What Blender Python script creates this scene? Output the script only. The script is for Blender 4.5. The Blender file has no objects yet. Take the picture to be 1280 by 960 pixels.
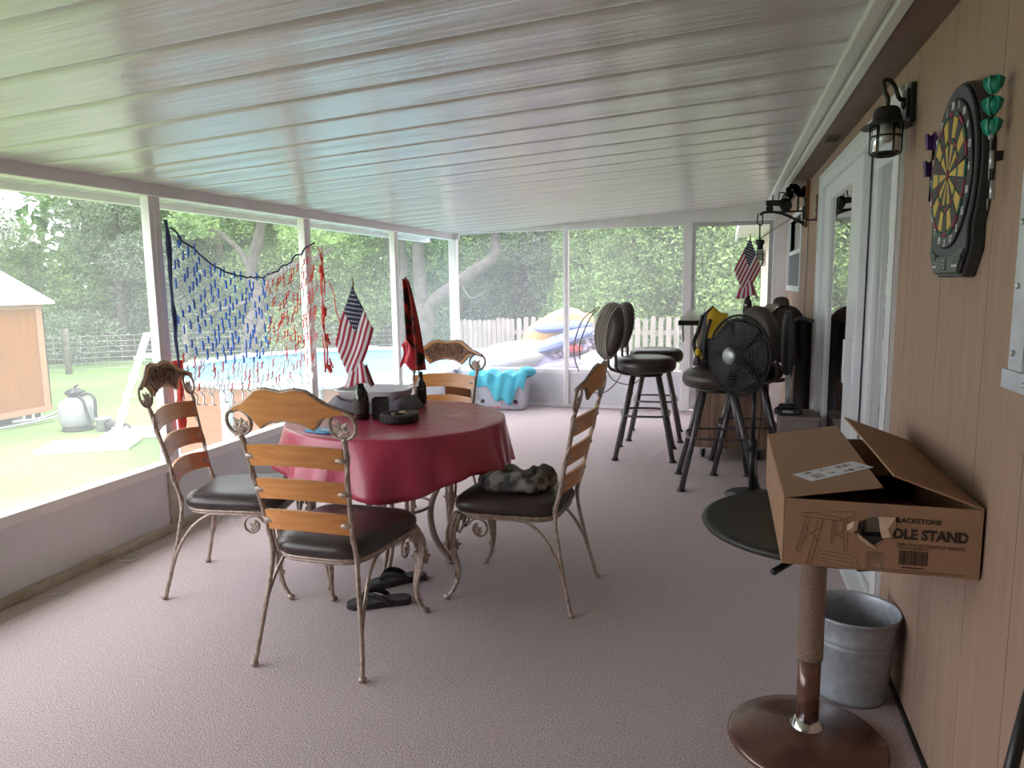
import bpy, math, random
from mathutils import Vector as V, Matrix as MX
random.seed(7)
S = bpy.context.scene
C = S.collection
PI = math.pi
cos, sin = math.cos, math.sin

# ---------------------------------------------------------------- mesh helper
class MB:
    def __init__(s):
        s.v = []; s.f = []; s.m = []; s.s = []
    def add(s, vs, fs, mi=0, sm=True, T=None):
        b = len(s.v)
        for p in vs:
            p = V(p)
            s.v.append(T @ p if T else p)
        for f in fs:
            s.f.append([b + i for i in f]); s.m.append(mi); s.s.append(sm)
        return s
    def box(s, x0, x1, y0, y1, z0, z1, mi=0, T=None):
        vs = [(x, y, z) for x in (x0, x1) for y in (y0, y1) for z in (z0, z1)]
        fs = [(0, 1, 3, 2), (4, 6, 7, 5), (0, 4, 5, 1), (2, 3, 7, 6), (0, 2, 6, 4), (1, 5, 7, 3)]
        return s.add(vs, fs, mi, False, T)
    def tube(s, pts, r=.01, n=8, closed=False, mi=0, T=None, flat=1.0):
        pts = [V(p) for p in pts]; N = len(pts)
        rs = r if isinstance(r, (list, tuple)) else [r] * N
        tang = []
        for i in range(N):
            a = pts[(i - 1) % N] if (closed or i > 0) else pts[i]
            b = pts[(i + 1) % N] if (closed or i < N - 1) else pts[i]
            t = b - a
            tang.append(t.normalized() if t.length > 1e-9 else V((0, 0, 1)))
        up = V((0, 0, 1)) if abs(tang[0].z) < .9 else V((1, 0, 0))
        nrm = (up - tang[0] * up.dot(tang[0])).normalized()
        vs = []
        for i in range(N):
            nrm = nrm - tang[i] * nrm.dot(tang[i])
            nrm = nrm.normalized() if nrm.length > 1e-9 else V((1, 0, 0))
            bi = tang[i].cross(nrm)
            for k in range(n):
                a = 2 * PI * k / n
                vs.append(pts[i] + nrm * (rs[i] * cos(a)) + bi * (rs[i] * flat * sin(a)))
        fs = []
        for i in range(N if closed else N - 1):
            j = (i + 1) % N
            for k in range(n):
                l = (k + 1) % n
                fs.append((i * n + k, i * n + l, j * n + l, j * n + k))
        if not closed:
            fs.append(tuple(reversed(range(n)))); fs.append(tuple(range((N - 1) * n, N * n)))
        return s.add(vs, fs, mi, True, T)
    def lathe(s, prof, n=24, T=None, mi=0, sm=True, sx=1, sy=1):
        vs = []; fs = []
        for (r, z) in prof:
            for k in range(n):
                a = 2 * PI * k / n
                vs.append((r * sx * cos(a), r * sy * sin(a), z))
        for i in range(len(prof) - 1):
            for k in range(n):
                l = (k + 1) % n
                fs.append((i * n + k, i * n + l, (i + 1) * n + l, (i + 1) * n + k))
        fs.append(tuple(reversed(range(n)))); e = (len(prof) - 1) * n
        fs.append(tuple(range(e, e + n)))
        return s.add(vs, fs, mi, sm, T)
    def shell(s, prof, n=24, T=None, mi=0):          # open lathe, no end faces
        vs = []; fs = []
        for (r, z) in prof:
            for k in range(n):
                a = 2 * PI * k / n
                vs.append((r * cos(a), r * sin(a), z))
        for i in range(len(prof) - 1):
            for k in range(n):
                l = (k + 1) % n
                fs.append((i * n + k, i * n + l, (i + 1) * n + l, (i + 1) * n + k))
        return s.add(vs, fs, mi, True, T)
    def prism(s, out, z0, z1, mi=0, T=None, sm=False):
        n = len(out)
        vs = [(x, y, z0) for x, y in out] + [(x, y, z1) for x, y in out]
        fs = [tuple(reversed(range(n))), tuple(range(n, 2 * n))]
        for i in range(n):
            j = (i + 1) % n
            fs.append((i, j, n + j, n + i))
        return s.add(vs, fs, mi, sm, T)
    def ball(s, c, r, n=12, m=8, mi=0, T=None):
        r = r if isinstance(r, (list, tuple)) else (r, r, r)
        vs = [(c[0], c[1], c[2] - r[2])]
        for i in range(1, m):
            p = -PI / 2 + PI * i / m
            for k in range(n):
                a = 2 * PI * k / n
                vs.append((c[0] + r[0] * cos(p) * cos(a), c[1] + r[1] * cos(p) * sin(a), c[2] + r[2] * sin(p)))
        vs.append((c[0], c[1], c[2] + r[2]))
        fs = []
        for k in range(n):
            fs.append((0, 1 + (k + 1) % n, 1 + k))
        for i in range(m - 2):
            for k in range(n):
                l = (k + 1) % n
                fs.append((1 + i * n + k, 1 + i * n + l, 1 + (i + 1) * n + l, 1 + (i + 1) * n + k))
        e = 1 + (m - 2) * n
        for k in range(n):
            fs.append((e + k, e + (k + 1) % n, e + n))
        return s.add(vs, fs, mi, True, T)
    def grid(s, fn, nu, nv, mi=0, T=None, mif=None):
        vs = [fn(i / nu, j / nv) for i in range(nu + 1) for j in range(nv + 1)]
        b = len(s.v); s.add(vs, [], 0, True, T)
        for i in range(nu):
            for j in range(nv):
                a = b + i * (nv + 1) + j
                s.f.append([a, a + nv + 1, a + nv + 2, a + 1])
                s.m.append(mif((i + .5) / nu, (j + .5) / nv) if mif else mi); s.s.append(True)
        return s
    def build(s, name, mats, parent=None, bevel=0, sub=0, solid=0, loc=None):
        me = bpy.data.meshes.new(name)
        me.from_pydata([tuple(p) for p in s.v], [], s.f)
        if not isinstance(mats, (list, tuple)): mats = [mats]
        for m in mats: me.materials.append(m)
        me.polygons.foreach_set('material_index', s.m)
        me.polygons.foreach_set('use_smooth', s.s)
        me.update()
        o = bpy.data.objects.new(name, me); C.objects.link(o)
        if parent: o.parent = parent
        if loc: o.location = loc
        if solid:
            m = o.modifiers.new('thickness', 'SOLIDIFY'); m.thickness = solid; m.offset = 0
        if bevel:
            m = o.modifiers.new('edge', 'BEVEL'); m.width = bevel; m.segments = 2; m.limit_method = 'ANGLE'; m.angle_limit = .6
        if sub:
            m = o.modifiers.new('smooth', 'SUBSURF'); m.levels = sub; m.render_levels = sub
        return o

def cr(pts, k=6, closed=False):                    # smooth curve through points
    pts = [V(p) for p in pts]; N = len(pts); out = []
    rng = N if closed else N - 1
    for i in range(rng):
        p0 = pts[(i - 1) % N] if closed else pts[max(i - 1, 0)]
        p1 = pts[i]; p2 = pts[(i + 1) % N]
        p3 = pts[(i + 2) % N] if closed else pts[min(i + 2, N - 1)]
        for j in range(k):
            t = j / k
            out.append(.5 * ((2 * p1) + (p2 - p0) * t + (2 * p0 - 5 * p1 + 4 * p2 - p3) * t * t + (3 * p1 - p0 - 3 * p2 + p3) * t ** 3))
    if not closed: out.append(pts[-1])
    return out

def tag(o, label=None, cat=None, group=None, kind=None):
    if label: o['label'] = label
    if cat: o['category'] = cat
    if group: o['group'] = group
    if kind: o['kind'] = kind
    return o
def thing(name, label, cat, loc=(0, 0, 0), rz=0, group=None):
    o = bpy.data.objects.new(name, None); C.objects.link(o)
    o.empty_display_size = .1
    o.location = loc; o.rotation_euler = (0, 0, rz)
    return tag(o, label, cat, group)
def struct(o):
    o['kind'] = 'structure'; return o
def copy_tree(o, parent=None):
    c = o.copy(); C.objects.link(c)
    if parent: c.parent = parent
    for ch in list(o.children): copy_tree(ch, c)
    return c
def copy_thing(o, loc, rz, label, group=None):
    c = copy_tree(o); c.location = loc; c.rotation_euler = (0, 0, rz); c['label'] = label
    if group: c['group'] = group
    return c
def TR(loc=(0, 0, 0), rx=0, ry=0, rz=0, sc=1):
    return MX.Translation(V(loc)) @ MX.Rotation(rz, 4, 'Z') @ MX.Rotation(ry, 4, 'Y') @ MX.Rotation(rx, 4, 'X') @ MX.Scale(sc, 4)
def basis(o, x, y, z):                             # matrix from origin and three axes
    m = MX.Identity(4)
    for i, a in enumerate((x, y, z, o)):
        for k in range(3): m[k][i] = a[k]
    return m
def WALL(x, y, z): return basis((x, y, z), (0, -1, 0), (0, 0, 1), (-1, 0, 0))   # on the house wall, facing the porch

def text_into(mb, body, size, T, mi=0, align='CENTER', bold=0.0, extrude=0.0006, sx=1.0):
    cu = bpy.data.curves.new('lettering', 'FONT'); cu.body = body; cu.size = size
    cu.align_x = align; cu.align_y = 'CENTER'; cu.extrude = extrude; cu.offset = bold; cu.resolution_u = 3
    ob = bpy.data.objects.new('lettering', cu); C.objects.link(ob)
    bpy.context.view_layer.update()
    me = ob.to_mesh()
    vs = [(v.co.x * sx, v.co.y, v.co.z) for v in me.vertices]; fs = [tuple(p.vertices) for p in me.polygons]
    ob.to_mesh_clear(); bpy.data.objects.remove(ob); bpy.data.curves.remove(cu)
    mb.add(vs, fs, mi, False, T)

# ---------------------------------------------------------------- materials
def newmat(name):
    m = bpy.data.materials.new(name); m.use_nodes = True
    nt = m.node_tree; b = nt.nodes['Principled BSDF']
    return m, nt, b
def N(nt, t, **kw):
    n = nt.nodes.new(t)
    for k, v in kw.items(): setattr(n, k, v)
    return n
def mat(name, col, rough=.5, metal=0, col2=None, scale=8, detail=3, bump=0, bscale=None, coat=0, spec=.5, stretch=None, lo=.35, hi=.65, trans=0, alpha=1):
    m, nt, b = newmat(name); L = nt.links.new
    b.inputs['Roughness'].default_value = rough; b.inputs['Metallic'].default_value = metal
    b.inputs['Specular IOR Level'].default_value = spec
    b.inputs['Coat Weight'].default_value = coat; b.inputs['Coat Roughness'].default_value = .15
    b.inputs['Transmission Weight'].default_value = trans; b.inputs['Alpha'].default_value = alpha
    col = tuple(col) + (1,)
    b.inputs['Base Color'].default_value = col
    tc = N(nt, 'ShaderNodeTexCoord'); mp = N(nt, 'ShaderNodeMapping'); L(tc.outputs['Object'], mp.inputs['Vector'])
    if stretch: mp.inputs['Scale'].default_value = stretch
    if col2:
        no = N(nt, 'ShaderNodeTexNoise'); no.inputs['Scale'].default_value = scale; no.inputs['Detail'].default_value = detail
        rp = N(nt, 'ShaderNodeValToRGB'); rp.color_ramp.elements[0].position = lo; rp.color_ramp.elements[1].position = hi
        rp.color_ramp.elements[0].color = col; rp.color_ramp.elements[1].color = tuple(col2) + (1,)
        L(mp.outputs[0], no.inputs['Vector']); L(no.outputs['Fac'], rp.inputs['Fac']); L(rp.outputs[0], b.inputs['Base Color'])
    if bump:
        nb = N(nt, 'ShaderNodeTexNoise'); nb.inputs['Scale'].default_value = bscale or scale; nb.inputs['Detail'].default_value = 4
        bu = N(nt, 'ShaderNodeBump'); bu.inputs['Strength'].default_value = bump; bu.inputs['Distance'].default_value = .01
        L(mp.outputs[0], nb.inputs['Vector']); L(nb.outputs['Fac'], bu.inputs['Height']); L(bu.outputs[0], b.inputs['Normal'])
    return m

M = {}
M['carpet'] = mat('carpet', (.45, .365, .368), .95, col2=(.66, .56, .565), scale=140, detail=4, bump=.6, bscale=180, spec=.15)
M['white'] = mat('white_paint', (.84, .82, .84), .45, col2=(.76, .74, .76), scale=3)
M['post'] = mat('white_aluminium', (.88, .86, .89), .4, col2=(.80, .77, .79), scale=4)
M['knee'] = mat('grey_white_panel', (.70, .71, .76), .5, col2=(.64, .65, .69), scale=2.5)
M['plate'] = mat('stained_sill_plate', (.52, .49, .43), .6, col2=(.38, .34, .27), scale=9)
M['trimw'] = mat('ivory_trim', (.70, .71, .67), .4)
M['soffit'] = mat('brown_soffit', (.17, .105, .085), .6, col2=(.20, .13, .105), scale=5)
M['dark'] = mat('dark_opening', (.02, .016, .015), .8)
M['alum'] = mat('mill_aluminium', (.62, .64, .66), .35, metal=.6, col2=(.5, .5, .52), scale=12)
M['vinyl'] = mat('white_vinyl_frame', (.72, .74, .77), .3)
M['champ'] = mat('antique_champagne_metal', (.50, .40, .345), .42, metal=.4, col2=(.33, .25, .21), scale=55, bump=.25, bscale=90)
M['orange'] = mat('honey_wood', (.66, .285, .080), .36, col2=(.55, .215, .052), scale=5, stretch=(1, 8, 14), coat=.3)
M['carved'] = mat('carved_brown_wood', (.25, .115, .055), .5, col2=(.10, .042, .022), scale=45, bump=.9, bscale=60)
M['leather'] = mat('dark_brown_leather', (.032, .018, .017), .36, col2=(.045, .027, .026), scale=12, bump=.06, bscale=150, spec=.6)
M['black'] = mat('black_metal', (.012, .012, .013), .4, spec=.5)
M['blackp'] = mat('black_plastic', (.016, .016, .018), .5)
M['pewter'] = mat('pewter_stool_metal', (.13, .12, .125), .35, metal=.5, col2=(.09, .08, .085), scale=30)
M['chrome'] = mat('chrome', (.75, .75, .77), .12, metal=1)
M['cloth'] = mat('burgundy_vinyl_cloth', (.44, .045, .095), .36, col2=(.38, .036, .08), scale=6, bump=.55, bscale=13, coat=.25)
M['greycloth'] = mat('grey_cloth', (.20, .19, .23), .9, col2=(.13, .12, .15), scale=10, bump=.4, bscale=18)
M['bin'] = mat('white_plastic_tray', (.74, .74, .80), .35)
M['bottle'] = mat('dark_bottle_glass', (.018, .012, .012), .08, spec=.8)
M['blue'] = mat('blue_packet', (.06, .34, .62), .5)
M['fred'] = mat('flag_red', (.36, .025, .055), .85)
M['fwhite'] = mat('flag_white', (.72, .69, .74), .85)
M['fblue'] = mat('flag_navy', (.025, .03, .085), .85)
M['gold'] = mat('gold_tip', (.35, .26, .10), .4, metal=.6)
M['stick'] = mat('dark_stick', (.03, .02, .015), .6)
M['redflag'] = mat('red_black_flag', (.42, .035, .03), .8, col2=(.02, .012, .012), scale=16, detail=5, lo=.46, hi=.56)
M['lilac'] = mat('pale_flag_back', (.62, .52, .66), .85)
M['camo'] = mat('camouflage_fabric', (.05, .05, .052), .9, col2=(.25, .24, .23), scale=17, detail=4, bump=.6, bscale=25, lo=.45, hi=.58)
M['rubber'] = mat('black_rubber', (.022, .020, .022), .6)
M['insole'] = mat('grey_insole', (.11, .10, .11), .8, col2=(.05, .045, .05), scale=28)
M['cardb'] = mat('cardboard', (.345, .20, .12), .75, col2=(.31, .178, .105), scale=6, bump=.04, bscale=60)
M['cardi'] = mat('cardboard_inside', (.22, .125, .07), .8)
M['ink'] = mat('black_print', (.035, .022, .016), .8)
M['inkl'] = mat('faint_print', (.15, .085, .05), .8)
M['paper'] = mat('white_label_paper', (.66, .68, .74), .6)
M['tape'] = mat('torn_paper_lining', (.52, .38, .25), .8)
M['galv'] = mat('galvanised_steel', (.36, .40, .44), .45, metal=.35, col2=(.46, .50, .55), scale=35, detail=5, bump=.05)
M['rust'] = mat('rusty_brown_metal', (.115, .052, .045), .24, metal=.25, col2=(.18, .085, .055), scale=14, detail=6, bump=.10, bscale=60, coat=.5)
M['postm'] = mat('speckled_brown_metal', (.40, .31, .25), .33, metal=.4, col2=(.24, .16, .12), scale=220, detail=3)
M['tabtop'] = mat('black_table_vinyl', (.019, .017, .017), .5)
M['plank'] = mat('rustic_planks', (.33, .215, .15), .6, col2=(.17, .10, .068), scale=4, detail=6, stretch=(6, 6, .6))
M['bartop'] = mat('black_bar_top', (.012, .012, .013), .12, spec=.6)
M['badge'] = mat('brushed_hub', (.30, .31, .33), .35, metal=.7)
M['barw'] = mat('pale_glossy_bar_surface', (.52, .55, .57), .15, spec=.6)
M['yellow'] = mat('yellow_fabric', (.68, .42, .02), .6)
M['glass'] = None
M['teal'] = mat('teal_plastic', (.02, .32, .24), .25, spec=.7)
M['purple'] = mat('purple_plastic', (.10, .03, .17), .35)
M['dyel'] = mat('dartboard_yellow', (.60, .42, .09), .6)
M['dred'] = mat('dartboard_red', (.24, .03, .05), .6)
M['dgrn'] = mat('dartboard_green', (.02, .10, .07), .6)
M['charcoal'] = mat('charcoal_plastic', (.026, .028, .033), .45)
M['dgrey'] = mat('grey_green_plastic', (.085, .10, .095), .5)
M['numw'] = mat('white_numerals', (.72, .74, .76), .6)
M['plankred'] = mat('reddish_mount_plank', (.20, .075, .035), .55, col2=(.11, .04, .02), scale=6, stretch=(4, 4, .6))
M['bark'] = mat('pale_bark', (.105, .09, .084), .9, col2=(.055, .046, .043), scale=6, detail=6, bump=.8, bscale=14)
M['barkd'] = mat('grey_bark', (.21, .18, .16), .9, col2=(.12, .10, .09), scale=6, bump=.6)
M['shedw'] = mat('orange_board_siding', (.235, .075, .002), .6, col2=(.19, .058, .001), scale=3, stretch=(8, 8, .5))
M['shedt'] = mat('brown_shed_trim', (.33, .16, .09), .6)
M['roof'] = mat('white_metal_roof', (.80, .82, .86), .4)
M['poolw'] = mat('blue_water', (.16, .40, .46), .1, col2=(.22, .48, .53), scale=2.5, bump=.12, bscale=3)
M['poolr'] = mat('blue_grey_rail', (.40, .45, .58), .4)
M['liner'] = mat('pale_blue_liner', (.30, .56, .72), .4)
M['white2'] = mat('white_plastic', (.66, .66, .68), .4)
M['tank'] = mat('grey_filter_tank', (.22, .225, .24), .4)
M['conc'] = mat('concrete', (.55, .53, .50), .9, col2=(.45, .43, .40), scale=6)
M['fencew'] = mat('whitewashed_picket', (.27, .235, .225), .8, col2=(.19, .165, .155), scale=4, stretch=(3, 3, .6))
M['wire'] = mat('galvanised_wire', (.42, .42, .42), .5, metal=.4)
M['fw'] = mat('white_float_vinyl', (.48, .47, .46), .35)
M['fl'] = mat('lavender_float_vinyl', (.24, .20, .36), .35, col2=(.30, .26, .42), scale=1.6)
M['fyel'] = mat('yellow_orange_float_vinyl', (.74, .33, .10), .4, col2=(.74, .46, .16), scale=2.2)
M['fblu'] = mat('periwinkle_float_vinyl', (.085, .12, .33), .4)
M['fpat'] = mat('purple_patterned_vinyl', (.09, .03, .16), .5, col2=(.5, .4, .52), scale=20, detail=3, lo=.48, hi=.53)
M['fred2'] = mat('red_float_vinyl', (.66, .04, .07), .4)
M['tubp'] = mat('clear_grey_plastic', (.50, .56, .64), .35, col2=(.58, .60, .68), scale=4)
M['tubc'] = mat('mixed_red_contents', (.50, .10, .12), .7, col2=(.45, .50, .60), scale=9)
M['turq'] = mat('turquoise_fabric', (.06, .38, .52), .8, col2=(.09, .45, .58), scale=6, bump=.4, bscale=14)
M['netb'] = mat('blue_net_cord', (.07, .20, .75), .7)
M['netw'] = mat('white_net_cord', (.82, .82, .84), .7)
M['netr'] = mat('red_net_cord', (.75, .07, .06), .7)
M['netd'] = mat('navy_net_rope', (.06, .07, .18), .8)
M['olive'] = mat('brown_pad_vinyl', (.040, .026, .024), .5, col2=(.055, .038, .032), scale=5)
M['beige'] = mat('beige_hat_fabric', (.34, .28, .24), .9)
M['cord'] = mat('grey_tan_cord', (.34, .29, .25), .6)
M['cordd'] = mat('dark_cord', (.035, .03, .03), .6)
M['butt'] = mat('cigarette_butts', (.50, .36, .26), .9)
M['deckw'] = mat('weathered_deck', (.40, .36, .33), .9)
M['blind'] = mat('vertical_blind', (.28, .33, .33), .7)
M['cabg'] = mat('grey_brown_cabinet', (.20, .16, .15), .5)
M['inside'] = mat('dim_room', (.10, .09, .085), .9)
M['navyt'] = mat('dark_window_screen', (.085, .09, .11), .5)

def glass_mat(name, tint=(1, 1, 1), fac=None, rough=0.0):
    m, nt, b = newmat(name); nt.nodes.remove(b); L = nt.links.new
    out = nt.nodes['Material Output']
    t = N(nt, 'ShaderNodeBsdfTransparent'); t.inputs['Color'].default_value = tuple(tint) + (1,)
    g = N(nt, 'ShaderNodeBsdfGlossy'); g.inputs['Roughness'].default_value = rough
    mx = N(nt, 'ShaderNodeMixShader')
    if fac is None:
        fr = N(nt, 'ShaderNodeFresnel'); fr.inputs['IOR'].default_value = 1.5; L(fr.outputs[0], mx.inputs[0])
    else: mx.inputs[0].default_value = fac
    L(t.outputs[0], mx.inputs[1]); L(g.outputs[0], mx.inputs[2]); L(mx.outputs[0], out.inputs[0])
    return m
M['glass'] = glass_mat('window_glass', (.75, .80, .80))
M['lglass'] = glass_mat('lantern_glass', (.93, .94, .95))
M['clear'] = glass_mat('clear_film', (.96, .96, .96), .12, .1)

def screen_mat():
    m, nt, b = newmat('insect_screen'); nt.nodes.remove(b); L = nt.links.new
    out = nt.nodes['Material Output']
    t = N(nt, 'ShaderNodeBsdfTransparent')
    d = N(nt, 'ShaderNodeBsdfDiffuse'); d.inputs['Color'].default_value = (.75, .76, .78, 1)
    tl = N(nt, 'ShaderNodeBsdfTranslucent'); tl.inputs['Color'].default_value = (.82, .84, .86, 1)
    a = N(nt, 'ShaderNodeMixShader'); a.inputs[0].default_value = .65
    L(d.outputs[0], a.inputs[1]); L(tl.outputs[0], a.inputs[2])
    mx = N(nt, 'ShaderNodeMixShader'); mx.inputs[0].default_value = .20
    L(t.outputs[0], mx.inputs[1]); L(a.outputs[0], mx.inputs[2]); L(mx.outputs[0], out.inputs[0])
    return m
M['screen'] = screen_mat()

def leaf_mat(name, c1, c2, trans=.35):
    m, nt, b = newmat(name); L = nt.links.new
    out = nt.nodes['Material Output']
    tc = N(nt, 'ShaderNodeTexCoord'); no = N(nt, 'ShaderNodeTexNoise'); no.inputs['Scale'].default_value = 2.6; no.inputs['Detail'].default_value = 8
    L(tc.outputs['Object'], no.inputs['Vector'])
    rp = N(nt, 'ShaderNodeValToRGB'); rp.color_ramp.elements[0].position = .38; rp.color_ramp.elements[1].position = .66
    rp.color_ramp.elements[0].color = tuple(c1) + (1,); rp.color_ramp.elements[1].color = tuple(c2) + (1,)
    L(no.outputs['Fac'], rp.inputs['Fac'])
    b.inputs['Roughness'].default_value = .6
    L(rp.outputs[0], b.inputs['Base Color'])
    tl = N(nt, 'ShaderNodeBsdfTranslucent'); L(rp.outputs[0], tl.inputs['Color'])
    mx = N(nt, 'ShaderNodeMixShader'); mx.inputs[0].default_value = trans
    L(b.outputs[0], mx.inputs[1]); L(tl.outputs[0], mx.inputs[2]); L(mx.outputs[0], out.inputs[0])
    return m
M['leafd'] = leaf_mat('deep_green_leaves', (.035, .075, .03), (.17, .29, .11))
M['leafm'] = leaf_mat('mid_green_leaves', (.05, .10, .04), (.30, .45, .16))  # dark tone lowered to stand in for shade in the gaps between leaves
M['leafl'] = leaf_mat('light_green_leaves', (.08, .15, .055), (.40, .56, .22))  # likewise, low end darkened to imitate shaded depth in the crown
M['leafg'] = leaf_mat('grey_green_leaves', (.08, .11, .075), (.34, .42, .30))

def ceiling_mat():
    m, nt, b = newmat('glossy_white_roof_panel'); L = nt.links.new
    tc = N(nt, 'ShaderNodeTexCoord'); mp = N(nt, 'ShaderNodeMapping'); mp.inputs['Scale'].default_value = (.8, 11, 1)
    L(tc.outputs['Object'], mp.inputs['Vector'])
    no = N(nt, 'ShaderNodeTexNoise'); no.inputs['Scale'].default_value = 3; no.inputs['Detail'].default_value = 6
    L(mp.outputs[0], no.inputs['Vector'])
    rp = N(nt, 'ShaderNodeValToRGB'); rp.color_ramp.elements[0].position = .3; rp.color_ramp.elements[1].position = .7
    rp.color_ramp.elements[0].color = (.54, .515, .51, 1); rp.color_ramp.elements[1].color = (.60, .575, .575, 1)
    L(no.outputs['Fac'], rp.inputs['Fac']); L(rp.outputs[0], b.inputs['Base Color'])
    b.inputs['Roughness'].default_value = .22; b.inputs['Specular IOR Level'].default_value = .8
    bu = N(nt, 'ShaderNodeBump'); bu.inputs['Strength'].default_value = .22; bu.inputs['Distance'].default_value = .01
    L(no.outputs['Fac'], bu.inputs['Height']); L(bu.outputs[0], b.inputs['Normal'])
    return m
M['ceil'] = ceiling_mat()

def siding_mat():
    m, nt, b = newmat('tan_grooved_siding'); L = nt.links.new
    tc = N(nt, 'ShaderNodeTexCoord'); mp = N(nt, 'ShaderNodeMapping'); mp.inputs['Scale'].default_value = (3, 14, 1.0)
    L(tc.outputs['Object'], mp.inputs['Vector'])
    no = N(nt, 'ShaderNodeTexNoise'); no.inputs['Scale'].default_value = 2.2; no.inputs['Detail'].default_value = 6
    L(mp.outputs[0], no.inputs['Vector'])
    rp = N(nt, 'ShaderNodeValToRGB'); rp.color_ramp.elements[0].position = .3; rp.color_ramp.elements[1].position = .7
    rp.color_ramp.elements[0].color = (.335, .222, .165, 1); rp.color_ramp.elements[1].color = (.385, .262, .200, 1)
    L(no.outputs['Fac'], rp.inputs['Fac']); L(rp.outputs[0], b.inputs['Base Color'])
    b.inputs['Roughness'].default_value = .7; b.inputs['Specular IOR Level'].default_value = .3
    bu = N(nt, 'ShaderNodeBump'); bu.inputs['Strength'].default_value = .15; bu.inputs['Distance'].default_value = .01
    L(no.outputs['Fac'], bu.inputs['Height']); L(bu.outputs[0], b.inputs['Normal'])
    return m
M['siding'] = siding_mat()
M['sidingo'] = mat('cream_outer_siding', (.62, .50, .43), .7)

def grass_mat():
    m, nt, b = newmat('lawn_grass'); L = nt.links.new
    tc = N(nt, 'ShaderNodeTexCoord')
    n1 = N(nt, 'ShaderNodeTexNoise'); n1.inputs['Scale'].default_value = .45; n1.inputs['Detail'].default_value = 5
    n2 = N(nt, 'ShaderNodeTexNoise'); n2.inputs['Scale'].default_value = 14; n2.inputs['Detail'].default_value = 6
    L(tc.outputs['Object'], n1.inputs['Vector']); L(tc.outputs['Object'], n2.inputs['Vector'])
    ad = N(nt, 'ShaderNodeMath', operation='MULTIPLY_ADD'); ad.inputs[1].default_value = .5; L(n2.outputs['Fac'], ad.inputs[0])
    h = N(nt, 'ShaderNodeMath', operation='MULTIPLY'); h.inputs[1].default_value = .5; L(n1.outputs['Fac'], h.inputs[0]); L(h.outputs[0], ad.inputs[2])
    rp = N(nt, 'ShaderNodeValToRGB'); e = rp.color_ramp.elements
    e[0].position = .38; e[1].position = .62; e[0].color = (.11, .185, .058, 1); e[1].color = (.185, .28, .10, 1)
    x = e.new(.72); x.color = (.27, .27, .17, 1)
    L(ad.outputs[0], rp.inputs['Fac']); L(rp.outputs[0], b.inputs['Base Color']); b.inputs['Roughness'].default_value = .9
    b.inputs['Specular IOR Level'].default_value = .1
    bu = N(nt, 'ShaderNodeBump'); bu.inputs['Strength'].default_value = .5; bu.inputs['Distance'].default_value = .05
    L(n2.outputs['Fac'], bu.inputs['Height']); L(bu.outputs[0], b.inputs['Normal'])
    return m
M['grass'] = grass_mat()

def poolwall_mat():
    m, nt, b = newmat('orange_plank_pool_wall'); L = nt.links.new
    tc = N(nt, 'ShaderNodeTexCoord'); sp = N(nt, 'ShaderNodeSeparateXYZ'); L(tc.outputs['Object'], sp.inputs[0])
    ml = N(nt, 'ShaderNodeMath', operation='MULTIPLY'); ml.inputs[1].default_value = 9.0; L(sp.outputs['Z'], ml.inputs[0])
    fr = N(nt, 'ShaderNodeMath', operation='FRACT'); L(ml.outputs[0], fr.inputs[0])
    lt = N(nt, 'ShaderNodeMath', operation='LESS_THAN'); lt.inputs[1].default_value = .09; L(fr.outputs[0], lt.inputs[0])
    mp = N(nt, 'ShaderNodeMapping'); mp.inputs['Scale'].default_value = (1, 1, 9); L(tc.outputs['Object'], mp.inputs['Vector'])
    no = N(nt, 'ShaderNodeTexNoise'); no.inputs['Scale'].default_value = 2; no.inputs['Detail'].default_value = 5; L(mp.outputs[0], no.inputs['Vector'])
    rp = N(nt, 'ShaderNodeValToRGB'); rp.color_ramp.elements[0].position = .3; rp.color_ramp.elements[1].position = .7
    rp.color_ramp.elements[0].color = (.21, .050, .001, 1); rp.color_ramp.elements[1].color = (.27, .070, .002, 1)
    L(no.outputs['Fac'], rp.inputs['Fac'])
    mx = N(nt, 'ShaderNodeMix', data_type='RGBA'); mx.inputs['B'].default_value = (.26, .09, .03, 1)
    L(lt.outputs[0], mx.inputs['Factor']); L(rp.outputs[0], mx.inputs['A']); L(mx.outputs['Result'], b.inputs['Base Color'])
    b.inputs['Roughness'].default_value = .5
    return m
M['poolwall'] = poolwall_mat()
SKY, SUN, EXPO = 2.2, 0.5, 1.80
# ================================================================ THE SETTING
XL, XR, YB, YF = -3.10, .595, 8.14, -1.6
def cz(x): return 1.985 + .061 * (x + 3.098)

b = MB(); b.box(XL - .06, XR + .1, YF, YB + .06, -.12, 0)
struct(b.build('floor', M['carpet']))

# ceiling: interlocking roof pans running across the porch, each with a seam and two small ribs
def ceiling():
    b = MB(); pan = .312; y = 1.46 - 10 * pan; prof = []
    rnd = random.Random(3)
    while y < YB + .1:
        d = rnd.uniform(-.0009, .0009)
        prof += [(y, .000), (y + .003, .0022), (y + .006, .000), (y + .05, -.0010 + d), (y + .135, -.0014), (y + .150, -.0003), (y + .165, .0008 - d), (y + .25, .0010), (y + .302, .0001)]
        y += pan
    xs = [-3.55, XL, -2.2, -1.3, -.4, .385]
    vs = []; fs = []
    for (yy, dz) in prof:
        for x in xs: vs.append((x, yy, cz(x) + dz))
    for i in range(len(prof) - 1):
        for k in range(len(xs) - 1):
            a = i * len(xs) + k
            fs.append((a, a + 1, a + 1 + len(xs), a + len(xs)))
    b.add(vs, fs, 0, True)
    b.add([(x, yy, cz(x) + .08) for x in (-3.6, .8) for yy in (YF - .2, YB + .3)], [(0, 1, 3, 2)], 0, False)
    return b.build('ceiling', M['ceil'])
struct(ceiling())

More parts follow.
